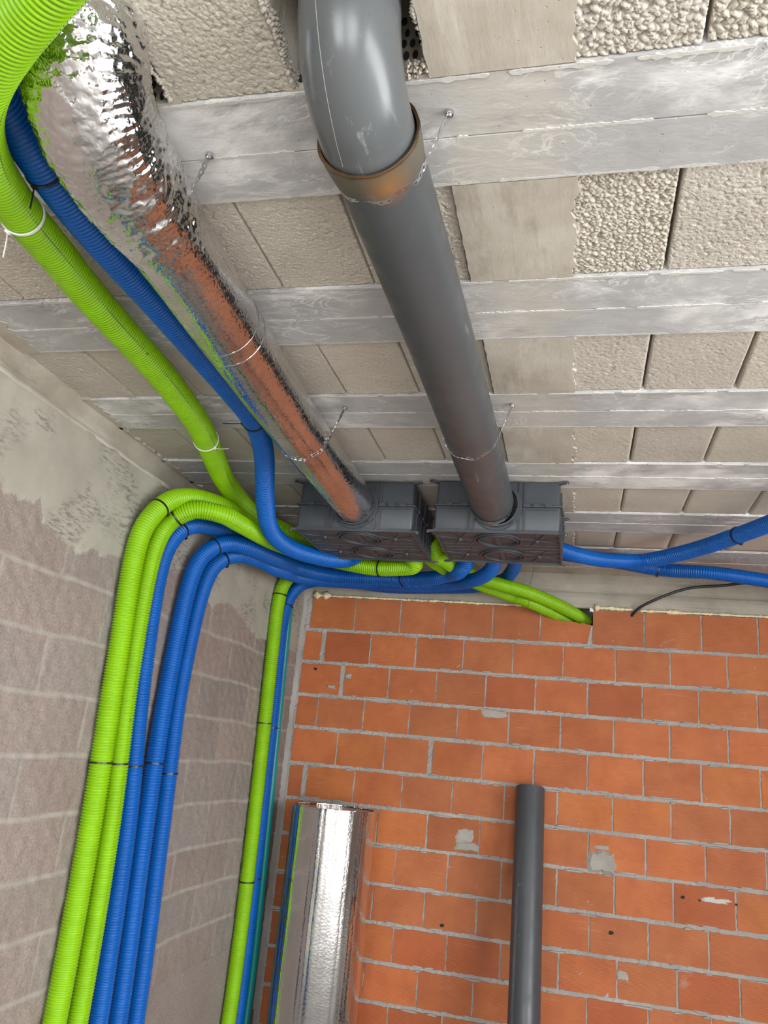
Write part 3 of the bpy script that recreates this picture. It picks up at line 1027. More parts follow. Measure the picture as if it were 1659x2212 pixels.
def other_walls():
    b = MB()
    # right wall with its wide opening
    y0, y1, z0, z1 = DOOR
    b.box(XR, XR + .2, YF, y0, 0, H + .45); b.box(XR, XR + .2, y1, YB + .3, 0, H + .45); b.box(XR, XR + .2, y0, y1, z1, H + .45)
    struct(b.build('wall_right', M['blockwall']))
    c = MB(); xs = -2.4
    for (x0, x1, z0, z1) in WINS:
        c.box(xs, x0, YF - .2, YF, 0, H + .45)
        if z0 > 0: c.box(x0, x1, YF - .2, YF, 0, z0)
        c.box(x0, x1, YF - .2, YF, z1, H + .45)
        xs = x1
    c.box(xs, XR + .2, YF - .2, YF, 0, H + .45)
    struct(c.build('wall_rear', M['blockwall']))


other_walls()

# ------------------------------------------------------------------ ducts
PTS = {
'G1':[(-0.580,0.620,2.560),(-1.065,0.950,2.563),(-1.261,1.504,2.642),(-1.315,2.103,2.651),(-1.363,2.461,2.646),(-1.391,2.580,2.643),(-1.421,2.699,2.641),(-1.454,2.818,2.639),(-1.487,2.938,2.638),(-1.515,3.061,2.636),(-1.534,3.187,2.630),(-1.546,3.315,2.622),(-1.535,3.436,2.611),(-1.494,3.526,2.591),(-1.449,3.633,2.580),(-1.403,3.752,2.579),(-1.331,3.849,2.586),(-1.200,3.740,2.620)],
'B1':[(-1.000,0.620,2.665),(-1.103,1.196,2.650),(-1.126,1.797,2.660),(-1.135,2.399,2.654),(-1.150,2.518,2.648),(-1.179,2.634,2.644),(-1.212,2.749,2.631),(-1.247,2.858,2.597),(-1.281,2.963,2.554),(-1.313,3.072,2.519),(-1.339,3.182,2.487),(-1.351,3.296,2.465),(-1.340,3.415,2.452),(-1.303,3.531,2.448),(-1.255,3.643,2.456),(-1.202,3.751,2.470),(-1.131,3.841,2.503),(-0.990,3.760,2.600)],
'G2':[(-1.708,2.800,0.000),(-1.708,2.817,0.602),(-1.708,2.812,1.205),(-1.708,2.781,1.807),(-1.698,2.759,2.286),(-1.680,2.797,2.396),(-1.652,2.870,2.483),(-1.609,2.983,2.531),(-1.553,3.082,2.538),(-1.526,3.190,2.537),(-1.520,3.299,2.535),(-1.518,3.414,2.536),(-1.551,3.623,2.564),(-1.537,3.731,2.564),(-1.516,3.839,2.565),(-1.492,3.948,2.568),(-1.450,4.054,2.574),(-1.373,4.142,2.581),(-1.270,4.199,2.595),(-1.153,4.203,2.619),(-1.067,4.129,2.640),(-1.042,4.011,2.650),(-1.020,3.740,2.660)],
'G3':[(-1.700,2.930,0.000),(-1.698,2.945,0.602),(-1.698,2.928,1.204),(-1.702,2.878,1.803),(-1.692,2.877,2.283),(-1.669,2.914,2.396),(-1.576,2.931,2.461),(-1.474,2.988,2.463),(-1.448,3.107,2.463),(-1.436,3.230,2.466),(-1.430,3.351,2.472),(-1.419,3.464,2.478),(-1.405,3.576,2.488),(-1.383,3.686,2.497),(-1.338,3.790,2.502),(-1.261,3.886,2.503),(-1.150,3.923,2.491),(-1.031,3.928,2.478),(-0.912,3.900,2.474),(-0.799,3.852,2.484),(-0.850,3.740,2.560)],
'B2':[(-1.706,3.120,0.000),(-1.708,3.106,0.600),(-1.708,3.072,1.200),(-1.708,2.985,1.793),(-1.697,2.966,2.271),(-1.671,3.005,2.382),(-1.665,3.106,2.445),(-1.665,3.222,2.479),(-1.658,3.341,2.504),(-1.650,3.461,2.520),(-1.644,3.581,2.530),(-1.638,3.702,2.536),(-1.634,3.823,2.545),(-1.632,3.946,2.553),(-1.624,4.069,2.562),(-1.602,4.191,2.570),(-1.569,4.307,2.578),(-1.518,4.417,2.586),(-1.446,4.516,2.592),(-1.345,4.583,2.599),(-1.223,4.565,2.603),(-1.116,4.510,2.607),(-1.027,4.399,2.604),(-0.960,4.298,2.608),(-0.919,4.187,2.618),(-0.902,4.069,2.629),(-0.895,3.950,2.632),(-0.900,3.740,2.630)],
'B3':[(-1.700,3.260,0.000),(-1.698,3.239,0.603),(-1.697,3.197,1.205),(-1.708,3.209,1.808),(-1.690,3.246,2.283),(-1.661,3.298,2.381),(-1.612,3.379,2.439),(-1.560,3.476,2.453),(-1.538,3.581,2.460),(-1.524,3.685,2.464),(-1.512,3.789,2.470),(-1.531,3.961,2.492),(-1.548,4.147,2.517),(-1.508,4.230,2.519),(-1.458,4.332,2.526),(-1.377,4.415,2.533),(-1.264,4.454,2.539),(-1.144,4.458,2.540),(-1.032,4.450,2.540),(-0.923,4.401,2.533),(-0.829,4.332,2.524),(-0.745,4.253,2.517),(-0.679,4.218,2.525),(-0.592,3.992,2.494),(-0.549,3.913,2.518),(-0.540,3.828,2.570),(-0.540,3.740,2.590)],
'B4':[(-1.700,3.400,0.000),(-1.697,3.386,0.603),(-1.697,3.345,1.204),(-1.708,3.332,1.807),(-1.694,3.395,2.281),(-1.673,3.467,2.377),(-1.639,3.570,2.431),(-1.605,3.686,2.446),(-1.588,3.804,2.452),(-1.563,3.888,2.446),(-1.567,4.045,2.463),(-1.585,4.236,2.489),(-1.552,4.339,2.498),(-1.484,4.428,2.509),(-1.394,4.499,2.520),(-1.291,4.555,2.529),(-1.183,4.611,2.540),(-1.063,4.625,2.544),(-0.946,4.610,2.543),(-0.837,4.572,2.540),(-0.746,4.509,2.533),(-0.665,4.433,2.528),(-0.579,4.273,2.506),(-0.508,4.154,2.498),(-0.451,4.048,2.504),(-0.412,3.938,2.523),(-0.405,3.740,2.590)],
'B5':[(-1.708,4.580,0.000),(-1.708,4.572,0.601),(-1.708,4.549,1.201),(-1.708,4.524,1.802),(-1.710,4.494,2.280),(-1.698,4.511,2.397),(-1.658,4.564,2.494),(-1.602,4.649,2.548),(-1.532,4.736,2.579),(-1.439,4.804,2.592),(-1.335,4.858,2.589),(-1.222,4.892,2.584),(-1.103,4.895,2.583),(-0.989,4.887,2.585),(-0.874,4.875,2.588),(-0.757,4.868,2.592),(-0.644,4.844,2.596),(-0.545,4.787,2.601),(-0.463,4.708,2.605),(-0.407,4.611,2.609),(-0.373,4.500,2.613),(-0.347,4.379,2.613),(-0.332,4.256,2.612),(-0.322,4.134,2.610),(-0.319,4.012,2.607),(-0.320,3.890,2.604),(-0.320,3.740,2.600)],
'G4':[(-1.708,4.45,0.0),(-1.708,4.465,0.3),(-1.708,4.460,0.839),(-1.708,4.414,1.669),(-1.708,4.386,2.084),(-1.708,4.379,2.35),(-1.70,4.40,2.46),(-1.66,4.46,2.56),(-1.60,4.58,2.64),(-1.45,4.70,2.66),(-1.1,4.72,2.67)],
'G6':[(-0.700,3.700,2.580),(-0.684,3.790,2.524),(-0.657,3.895,2.524),(-0.636,4.014,2.527),(-0.620,4.192,2.546),(-0.590,4.324,2.556),(-0.524,4.401,2.550),(-0.439,4.469,2.542),(-0.357,4.544,2.538),(-0.266,4.649,2.535),(-0.110,4.840,2.510),(-0.006,5.000,2.489),(0.066,5.120,2.468)],
'G7':[(-0.790,3.700,2.600),(-0.775,3.845,2.571),(-0.745,3.956,2.548),(-0.710,4.065,2.539),(-0.692,4.279,2.562),(-0.646,4.381,2.559),(-0.587,4.466,2.550),(-0.520,4.553,2.541),(-0.445,4.635,2.531),(-0.369,4.720,2.523),(-0.283,4.740,2.501),(-0.178,4.870,2.484),(-0.092,5.020,2.471),(-0.028,5.120,2.457)],
'B6':[(-.23,3.70,2.58),(-0.146,3.745,2.580),(-0.029,3.843,2.570),(0.117,3.987,2.580),(0.323,4.093,2.610),(0.503,3.944,2.620),(0.650,3.698,2.620),(0.777,3.438,2.620),(0.879,3.186,2.620),(1.1,2.6,2.63),(1.4,1.9,2.64)],
'B7':[(-.22,3.80,2.61),(-0.154,3.967,2.615),(0.029,4.195,2.645),(0.224,4.363,2.665),(0.450,4.474,2.660),(0.672,4.376,2.630),(0.998,4.479,2.620),(1.353,4.681,2.620),(1.9,4.8,2.63),(2.6,4.8,2.63)],
'TL':[(-1.712,4.72,0.0),(-1.712,4.735,0.3),(-1.712,4.708,0.811),(-1.712,4.632,1.682),(-1.712,4.597,2.116),(-1.712,4.590,2.40),(-1.70,4.62,2.50),(-1.66,4.72,2.60)],
}
RAD = {'G1': .0465, 'B1': .0405, 'G2': .0415, 'G3': .0405, 'B2': .040, 'B3': .040, 'B4': .039, 'B5': .0385, 'G4': .0395, 'G6': .0375, 'G7': .037, 'B6': .0375, 'B7': .037}
LBL = {
'G1': 'fat lime green corrugated duct crossing the ceiling diagonally from the upper left corner',
'B1': 'blue corrugated duct on the ceiling between the lime green duct and the foil duct',
'G2': 'outermost left lime green corrugated duct climbing the block wall',
'G3': 'second lime green corrugated duct on the block wall, right beside the outermost one',
'B2': 'leftmost of the three blue corrugated ducts climbing the block wall, next to the greens',
'B3': 'middle one of the three blue corrugated ducts climbing the block wall',
'B4': 'rightmost of the three blue corrugated ducts climbing the block wall, lowest bend at top',
'B5': 'blue corrugated duct in the room corner, squeezed between green duct and teal tube',
'G4': 'single lime green corrugated duct standing upright in the room corner',
'G6': 'upper of two lime green ducts going into the broken brick',
'G7': 'lower of two lime green ducts going into the broken brick',
'B6': 'blue corrugated duct leaving the right grey box and rising to the right edge',
'B7': 'lower right blue corrugated duct running under the ceiling just above the bricks',
}
CURVE = {}
PITCH = .0108
for k, p in PTS.items():
    if k == 'TL': continue
    per = 5
    C, q = spline(p, PITCH / per)
    CURVE[k] = C
    r0 = RAD[k]
    prof = np.array([-.0075, -.0012, 0.0, 0.0, -.0012])
    rad = r0 + prof[np.arange(len(C)) % per]
    T_, U_, W_ = frames(C)
    side = {'G1': ((-1.265, 1.466, 2.65), (.85, -.25, -.5)), 'G2': ((-1.7, 2.79, 1.6), (-1, .3, .0)), 'G3': ((-1.1, 3.93, 2.48), (0, -.6, -.7)), 'G6': ((-.3, 4.72, 2.54), (0, -.45, -.75)), 'G7': ((-.3, 4.75, 2.5), (0, -.3, -.9)), 'G4': ((-1.7, 4.45, 1.6), (-1, 0, 0))}.get(k)
    u0 = 0.0
    if side:
        ii = int(np.argmin(np.linalg.norm(C - np.array(side[0]), axis=1))); dv = np.array(side[1])
        u0 = .5 - math.atan2(float(dv.dot(W_[ii])), float(dv.dot(U_[ii]))) / (2 * PI)
    o = sweep('corrugated_duct', C, rad, 28 if k in ('G1', 'B1') else 22, M['green' if k[0] == 'G' else 'blue'], None, q=q,
              u0=u0)
    tag(o, LBL[k], 'duct')
C, q = spline(PTS['TL'], .02)
CURVE['TL'] = C
tag(sweep('smooth_tube', C, [.024] * len(C), 16, M['teal'], None), 'thin smooth teal tube in the room corner beside blue duct', 'tube')
C, q = spline([(0.30, 5.02, 2.45), (0.317, 4.965, 2.480), (0.356, 4.910, 2.524), (0.463, 4.870, 2.582), (0.634, 4.86, 2.650), (0.827, 4.84, 2.672), (1.001, 4.766, 2.685), (1.3, 4.70, 2.69)], .02)
tag(sweep('black_cable', C, [.0085] * len(C), 12, M['rubber'], None), 'black cable curving from brick top along the ceiling edge at right', 'cable')


# ------------------------------------------------------------------ cable ties
def tie(key, at, ang, label, color='black', w=.0062, rr=None, tail=None, group=None, band=True):
    """ring round the duct at its curve point nearest to `at`, head at angle direction vector `ang`"""
    C = CURVE[key]; i = int(np.argmin(np.linalg.norm(C - np.array(at), axis=1))); i = min(max(i, 2), len(C) - 3)
    c = Vector(C[i]); d = Vector(C[i + 2] - C[i - 2]).normalized()
    a = Vector(ang); a = (a - d * a.dot(d)).normalized(); s = d.cross(a)
    r = (rr or RAD.get(key, .024)) + .0006
    t = thing('cable_tie', label, 'cable tie', tuple(c), group)
    b = MB(); b.ring(c - d * w / 2, d, r - .001, r + .0022, w, 40)
    b.build('strap', M[color], t, True)
    h = MB(); p = c + a * (r + .0035)
    vs = []
    for z in (-1, 1):
        for y in (-1, 1):
            for x in (-1, 1): vs.append(p + d * (x * w * .8) + s * (y * .0055) + a * (z * .0035))
    h.add(vs, [(0, 1, 3, 2), (4, 6, 7, 5), (0, 4, 5, 1), (2, 3, 7, 6), (0, 2, 6, 4), (1, 5, 7, 3)])
    h.build('head', M[color], t, False, .0008)
    if tail:
        T = [p] + [p + Vector(v) for v in tail]
        Ct, _ = spline([tuple(v) for v in T], .006)
        e = MB()
        W = d
        for j in range(len(Ct) - 1):
            wj = .0022 if j < len(Ct) * .7 else .0022 * (1 - (j - len(Ct) * .7) / (len(Ct) * .3) * .6)
            A, B = Vector(Ct[j]), Vector(Ct[j + 1])
            v1 = [A - W * wj, A + W * wj, B + W * wj, B - W * wj]
            nrm = (B - A).cross(W).normalized() * .0006
            e.add([q + nrm for q in v1] + [q - nrm for q in v1], [(0, 1, 2, 3), (7, 6, 5, 4), (0, 3, 7, 4), (1, 5, 6, 2)])
        e.build('tail', M[color], t, False)
    return t


tie('G2', (-1.668, 2.818, 2.434), (.6, .2, -.8), 'black cable tie on the bend of the outermost green duct')
tie('G3', (-1.648, 2.927, 2.431), (.7, .5, -.4), 'black cable tie on the bend of the second green duct, beside the outermost')
tie('B2', (-1.658, 3.010, 2.398), (.6, .6, -.7), 'black cable tie on the bend of the leftmost wall blue duct')
tie('B3', (-1.655, 3.33, 2.40), (.6, .6, -.7), 'black cable tie on the bend of the middle wall blue duct')
tie('B4', (-1.66, 3.47, 2.385), (.6, .6, -.7), 'black cable tie on the lowest bend, rightmost wall blue duct')
tie('G2', (-1.708, 2.80, 1.43), (.3, 1, 0), 'black cable tie level round the outermost green duct, mid wall')
tie('G3', (-1.698, 2.92, 1.43), (.3, 1, 0), 'black cable tie level round the second green duct, mid wall')
tie('B2', (-1.708, 3.06, 1.425), (.3, 1, 0), 'black cable tie level round the leftmost wall blue duct, mid wall')
tie('B3', (-1.70, 3.19, 1.43), (.3, 1, 0), 'black cable tie level round the middle wall blue duct, mid wall')
tie('B4', (-1.70, 3.31, 1.39), (.3, 1, 0), 'black cable tie round rightmost wall blue duct, slightly lower than its neighbours')
tie('G4', (-1.708, 4.385, 2.395), (1, -.3, 0), 'topmost black cable tie on the green corner duct')
tie('B5', (-1.708, 4.50, 2.36), (1, .3, 0), 'topmost black cable tie on the blue corner duct')
tie('G4', (-1.708, 4.42, 1.665), (.3, 1, 0), 'middle black cable tie on the green corner duct')
tie('B5', (-1.708, 4.53, 1.645), (.5, 1, 0), 'middle black cable tie on the blue corner duct')
tie('G4', (-1.708, 4.45, .83), (.3, 1, 0), 'lowest black cable tie on the green corner duct, beside foil roll')
tie('B5', (-1.708, 4.56, .835), (.5, 1, 0), 'lowest black cable tie on the blue corner duct, beside foil roll')
tie('B1', (-1.103, 1.17, 2.65), (-.3, -.2, -1), 'black cable tie with hanging tail on blue ceiling duct beside foil elbow', tail=[(0, .002, -.02), (-.002, .006, -.048)])
tie('B1', (-1.139, 2.45, 2.65), (-1, -.1, -.3), 'black cable tie with stub on blue ceiling duct near its downward turn', tail=[(-.03, -.012, -.005), (-.06, -.03, -.012)])
tie('G1', (-1.23, 1.235, 2.64), (-.5, -.3, -1), 'white cable tie with long tail on fat green duct, upper left', 'white', tail=[(.002, .002, -.025), (.002, .004, -.062)])
tie('G1', (-1.395, 2.60, 2.64), (.8, -.1, -.6), 'white cable tie with short tail on the bend of the fat green duct', 'white', tail=[(.02, 0, -.003), (.055, .004, 0)])
tie('G3', (-.99, 3.96, 2.485), (-.3, 0, -1), 'black cable tie on green duct below the left grey box')
tie('B3', (-.95, 4.48, 2.55), (0, -.2, -1), 'black cable tie on blue bundle below the left grey box')
tie('B6', (.685, 3.63, 2.62), (0, .6, -.8), 'black cable tie on the rising blue duct at right edge')
tie('B7', (.42, 4.49, 2.662), (-.5, -.2, -.9), 'black cable tie on the lower right blue duct')


# ------------------------------------------------------------------ plenum boxes
def make_box():
    W, D, HH = .53, .52, .225                    # origin: middle of the front bottom edge
    t = thing('distribution_box', '', 'ventilation box', (0, 0, 0))
    x0, x1 = -W / 2, W / 2; zm = HH * .52
    # upper shell
    u = MB()
    u.rbox(x0 + .006, x1 - .006, .006, D - .006, zm, HH, .012)
    for xc in (-.105, .105):
        for dx in (-.011, .011): u.box(xc + dx - .004, xc + dx + .004, -.001, .012, zm + .008, HH - .004)
        for dx in (-.011, .011): u.box(xc + dx - .004, xc + dx + .004, D - .012, D + .001, zm + .008, HH - .004)
    for sx in (-1, 1):
        for yc in (.13, .26, .39): u.box(*sorted((sx * (W / 2 - .012), sx * (W / 2 + .001))), yc - .004, yc + .004, zm + .006, HH - .005)
    u.build('upper_shell', M['box'], t, True, 0)
    l = MB()
    l.rbox(x0 + .002, x1 - .002, .002, D - .002, .0045, zm - .003, .012, inset=-.001)
    for xc in (-.105, .105):
        for dx in (-.011, .011): l.box(xc + dx - .004, xc + dx + .004, -.005, .01, .006, zm - .014)
    for xa, xb in ((-.108, -.25), (.108, .25)):
        l.box(min(xa, xb), max(xa, xb), -.0035, .008, zm - .018, zm - .013)
    for sx in (-1, 1):
        for yc in (.08, .13, .18, .26, .34, .39, .44): l.box(*sorted((sx * (W / 2 - .01), sx * (W / 2 + .004))), yc - .003, yc + .003, .006, zm - .012)
    l.build('lower_shell', M['box'], t, True, 0)
    s = MB()
    s.rbox(x0 - .007, x1 + .007, -.007, D + .007, zm - .005, zm + .003, .014)
    for xc in (-.20, -.135, .125, .165, .215):
        s.box(xc - .014, xc + .014, -.012, 0, zm - .008, zm + .008)
    for sx in (-1, 1):
        for yc in (.1, .2, .3, .4): s.box(*sorted((sx * (W / 2), sx * (W / 2 + .012))), yc - .014, yc + .014, zm - .008, zm + .008)
    s.build('seam_flange', M['box'], t, True, .001)
    # ribbed underside
    p = MB()
    e = .0075
    p.box(x0 + .004, x1 - .004, .004, D - .004, .006, .010)
    for a in ((x0, x1, 0, .006), (x0, x1, D - .006, D), (x0, x0 + .006, 0, D), (x1 - .006, x1, 0, D)): p.box(*a, -.004, .012)
    def rib(a, c, w=.003, z=.0012):
        a, c = Vector((*a, 0)), Vector((*c, 0)); d = (c - a).normalized(); n = Vector((-d.y, d.x, 0)) * (w / 2)
        q = [a + n, a - n, c - n, c + n]
        p.add([(v.x, v.y, z) for v in q] + [(v.x, v.y, .0095) for v in q], [(0, 1, 2, 3), (7, 6, 5, 4), (0, 4, 5, 1), (1, 5, 6, 2), (2, 6, 7, 3), (3, 7, 4, 0)])
    cent = ((0, .135), (0, .390))
    for xs in (-1, 1):
        for yc in (.13, .39):
            bx, by = xs * .165, yc
            p.tube((bx, by, .010), (bx, by, -.004), .011, .009, 16); p.tube((bx, by, -.003), (bx, by, -.007), .005, .004, 12)
            for ang in (20, 65, 110, 155, 200, 245, 290, 335):
                a = math.radians(ang); Lr = .105
                ex, ey = bx + Lr * math.cos(a), by + Lr * math.sin(a)
                ex = max(x0 + .006, min(x1 - .006, ex)); ey = max(.006, min(D - .006, ey))
                if math.hypot(ex, ey - yc) < .104:
                    k = .0
                    for st in range(60):
                        tx, ty = bx + Lr * st / 60 * math.cos(a), by + Lr * st / 60 * math.sin(a)
                        if math.hypot(tx, ty - (.135 if yc < .2 else .390)) < .104: break
                    ex, ey = tx, ty
                rib((bx, by), (ex, ey))
    rib((x0 + .01, .262), (x1 - .01, .262), .006, .001)
    for xs in (-1, 1):
        rib((xs * .255, .21), (xs * .11, .21)); rib((xs * .255, .31), (xs * .11, .31)); rib((xs * .165, .0), (xs * .165, .12)); rib((xs * .165, .40), (xs * .165, D))
    p.build('underside_panel', M['box'], t, False, 0)
    for (cx, cy) in cent:
        c = MB()
        c.ring((cx, cy, .010), (0, 0, -1), .096, .103, .013, 56); c.ring((cx, cy, .010), (0, 0, -1), .083, .088, .016, 56)
        c.ring((cx, cy, .010), (0, 0, -1), .0001, .083, .001, 48)
        pc = c.build('port_cap', M['box'], t, False, .0008)
        c = MB(); c.box(cx - .010, cx + .010, cy - .084, cy + .084, -.003, .010)
        c.build('cross_bar', M['box'], pc, False, .0008)
    # mounting ears
    for sx in (-1, 1):
        for yy in (0, 1):
            for zz in (0, 1):
                b = MB(); px, py, pz = sx * (W / 2 - .006), (.008 if yy == 0 else D - .008), (HH - .006 if zz else .001)
                dx = sx * .034; dy = -.006 if yy == 0 else .006; dz = .004 if zz else -.002
                q = [(px, py - .008), (px + dx * .7, py - .008 + dy), (px + dx, py - .004 + dy), (px + dx * 1.06, py + dy + .003), (px + dx, py + .008 + dy), (px + dx * .6, py + .010 + dy), (px, py + .012)]
                b.poly([(a, c, pz - .005 + (dz if i in (1, 2, 3, 4, 5) else 0)) for i, (a, c) in enumerate(q)], (0, 0, .009))
                b.tube((px + dx * .82, py + dy + .002, pz - .0062 + dz), (px + dx * .82, py + dy + .002, pz - .004 + dz), .004, .004, 12, 1)
                b.build('mounting_ear', [M['box'], M['zinc']], t, False, .001)
    # round collar on the front
    c = MB(); zc = HH * .50
    c.ring((0, .004, zc), (0, -1, 0), .094, .106, .012, 56); c.ring((0, .004, zc), (0, -1, 0), .089, .095, .034, 56)
    collar = c.build('duct_collar', M['box'], t, True, .0008)
    for a in (50, 130, 230, 310):
        k = MB(); a = math.radians(a); k.ring((0, -.0072, zc), (0, -1, 0), .0955, .1005, .0018, 6, 0, a - .11, a + .11)
        k.build('clip_slot', M['void'], collar)
    for px, pz in ((-.21, .12), (-.10, .12), (0, .12), (.10, .12), (.20, .12)):
        q = MB(); q.tube((px, D - .004, pz), (px, D + .035, pz), .034, .034, 24); q.build('rear_spigot', M['box'], t, True)
    return t


boxA = make_box()
boxA.location = (-.958, 3.218, 2.476)
boxA['label'] = 'left anthracite plastic distribution box, joined by the foil wrapped duct'


def dup(root, loc, label):
    r = root.copy(); COL.objects.link(r); r.location = loc; r['label'] = label
    for ch in root.children:
        c = ch.copy(); COL.objects.link(c); c.parent = r
        for g in ch.children:
            d = g.copy(); COL.objects.link(d); d.parent = c
    return r


boxB = dup(boxA, (-.336, 3.208, 2.482), 'right anthracite plastic distribution box, joined by the grey pipe')
boxA['group'] = boxB['group'] = 'distribution boxes under the ceiling'

# ------------------------------------------------------------------ foil duct
FP = [(-.954, 3.185, 2.590), (-.952, 2.388, 2.603), (-.925, 1.75, 2.605), (-.910, 1.45, 2.607), (-.900, 1.268, 2.606), (-.890, 1.135, 2.604), (-.878, 1.02, 2.616), (-.866, .945, 2.66), (-.858, .908, 2.73), (-.856, .895, 2.82), (-.856, .892, 2.96)]
C, q = spline(FP, .006)
yv = C[:, 1]
straight = yv > 1.33
i0 = int(np.argmax(~straight))
fo = thing('foil_duct', 'round duct wrapped in silver bubble foil running to the left distribution box', 'duct', (-.93, 2.3, 2.605))
CF = C[:i0 + 2]; qf = q[:i0 + 2]
rf = np.interp(CF[:, 1], [1.3, 1.6, 2.4, 3.0, 3.2], [.0945, .0945, .0925, .0905, .0895])


def fdisp(C, U, W, a, R):
    out = np.zeros_like(R)
    for i in range(R.shape[0]):
        y = C[i, 1]
        for j in range(R.shape[1]):
            th = 2 * PI * a[j]
            out[i, j] = .0016 * noise.noise(Vector((math.cos(th) * 1.6, math.sin(th) * 1.6, y * 5))) + .0007 * noise.noise(Vector((math.cos(th) * 5, math.sin(th) * 5, y * 26)))
            seam = math.cos(th - 1.2)
            if seam > .9985: out[i, j] += .0025
    return out


sweep('foil_wrap', CF, rf, 96, M['foil'], fo, disp=fdisp)
# crumpled elbow
CE, qe = spline([tuple(p) for p in C[max(0, i0 - 6):]], .0032)
se = qe / qe[-1]
re_ = np.interp(se, [0, .10, .28, .45, .6, .75, 1], [.095, .103, .111, .114, .113, .110, .108])


def edisp(C, U, W, a, R):
    out = np.zeros_like(R)
    n = R.shape[0]
    for i in range(n):
        s = i / n
        amp = min(1, s * 9)
        for j in range(R.shape[1]):
            th = 2 * PI * a[j]
            P = Vector(C[i]) + Vector(U[i]) * (.1 * math.cos(th)) + Vector(W[i]) * (.1 * math.sin(th))
            f1 = noise.noise(P * 17); f2 = noise.noise(P * 38 + Vector((5, 3, 1))); f3 = noise.noise(P * 80)
            ridged = (1 - abs(f2) * 2.4)
            wr = math.sin((qe[i] + .010 * f1 + .003 * f2) * 2 * PI / .012)
            k = max(0, min(1, .45 + 1.6 * noise.noise(P * 9 + Vector((1, 8, 2)))))
            out[i, j] = amp * (.0045 * f1 + .0036 * ridged * (1 - k) + .0013 * wr * k + .0022 * abs(f3) - .0012 + .0009 * abs(noise.noise(P * 160)))
    return out


sweep('crumpled_elbow', CE, re_, 150, M['foil_crumpled'], fo, disp=edisp)
# joint tape rings of the wrap
for y, w, m in ((1.72, .0025, 'zinc'), (1.775, .0045, 'zinc')):
    b = MB(); j = int(np.argmin(abs(CF[:, 1] - y))); r = float(rf[j])
    b.ring((CF[j, 0], y, CF[j, 2]), (.02, 1, 0), r - .001, r + .0014, w, 72)
    b.build('tape_band', M[m], fo, True)
# black felt edge at the collar

# ------------------------------------------------------------------ grey pipe
pp = thing('ventilation_pipe', 'dark grey round pipe running to the right distribution box, heat browned at its elbow', 'pipe', (-.36, 2.2, 2.61))
PC, q = spline([(-.351, 3.190, 2.597), (-.359, 2.108, 2.606), (-.371, 1.506, 2.610), (-.378, 1.249, 2.611), (-.383, 1.115, 2.612)], .02)
rp = np.interp(PC[:, 1], [1.1, 1.135, 1.16, 1.2, 1.5, 2.5, 3.2], [.0945, .0945, .0925, .0875, .0870, .0895, .0895])
sweep('pipe_body', PC, rp, 96, M['pvc'], pp)
inner = sweep('inner_wall', PC[-8:], rp[-8:] - .004, 64, M['void'], pp)
# uneven heat-cut rim
b = MB(); n = 90; c = Vector(PC[-1])
for i in range(n):
    def pt(k, r):
        a = 2 * PI * k / n
        return c + Vector((math.cos(a) * r, -.001 + .0025 * noise.noise(Vector((math.cos(a) * 3, math.sin(a) * 3, 1))), math.sin(a) * r))
    o_, i_ = .0955 + .0006 * math.sin(i * .9), .0895
    b.add([pt(i, i_), pt(i, o_), pt(i + 1, .0955 + .0006 * math.sin((i + 1) * .9)), pt(i + 1, i_), pt(i, i_) + Vector((0, .004, 0)), pt(i, o_) + Vector((0, .004, 0)), pt(i + 1, o_) + Vector((0, .004, 0)), pt(i + 1, i_) + Vector((0, .004, 0))],
          [(0, 1, 2, 3), (1, 5, 6, 2), (0, 3, 7, 4)])
rim = b.build('melted_rim', simple('scorched_plastic_edge', (.085, .045, .02), .3, 0, 60, .8, .003, .6), pp, True, fix=False)
rim['label'] = 'scorched brown rim'
EC, q = spline([(-.383, 1.165, 2.612), (-.384, 1.10, 2.612), (-.385, 1.045, 2.622), (-.386, .995, 2.652), (-.387, .966, 2.70), (-.388, .957, 2.76), (-.388, .956, 2.83), (-.388, .956, 2.96)], .006)
re2 = np.full(len(EC), .0855); re2[q > .03] = .0862
se = q / q[-1]
re2 = re2 + .0012 * np.exp(-((q - .058) / .004) ** 2)
sweep('elbow', EC, re2, 96, M['elbow'], pp)
# mould seam down the outside of the elbow
b = MB(); T, U, W = frames(EC)
sel = [i for i in range(len(EC)) if q[i] > .06]
for i, j in zip(sel[:-1], sel[1:]):
    def sp_(k, s):
        nrm = Vector(EC[k]) - Vector((-.30, 1.3, 2.75)); tt = Vector(T[k]); dv = Vector((-.32, -.6, -.73)) if True else nrm
        dv = (dv - tt * dv.dot(tt)).normalized(); sd = tt.cross(dv)
        return Vector(EC[k]) + dv * (re2[k] + .0003) + sd * (s * .0006)
    b.add([sp_(i, -1), sp_(i, 1), sp_(j, 1), sp_(j, -1)], [(0, 1, 2, 3)])
b.build('mould_seam', simple('pale_seam', (.42, .43, .42), .3), pp, fix=False)
# clear film between pipe and collar
b = MB(); b.tube((-.351, 3.150, 2.597), (-.350, 3.200, 2.595), .0915, .094, 64, 0, False)
fw = b.build('foil_collar_wrap', M['foil_crumpled'], pp, True); fw['label'] = 'crinkled foil wrap at the collar'


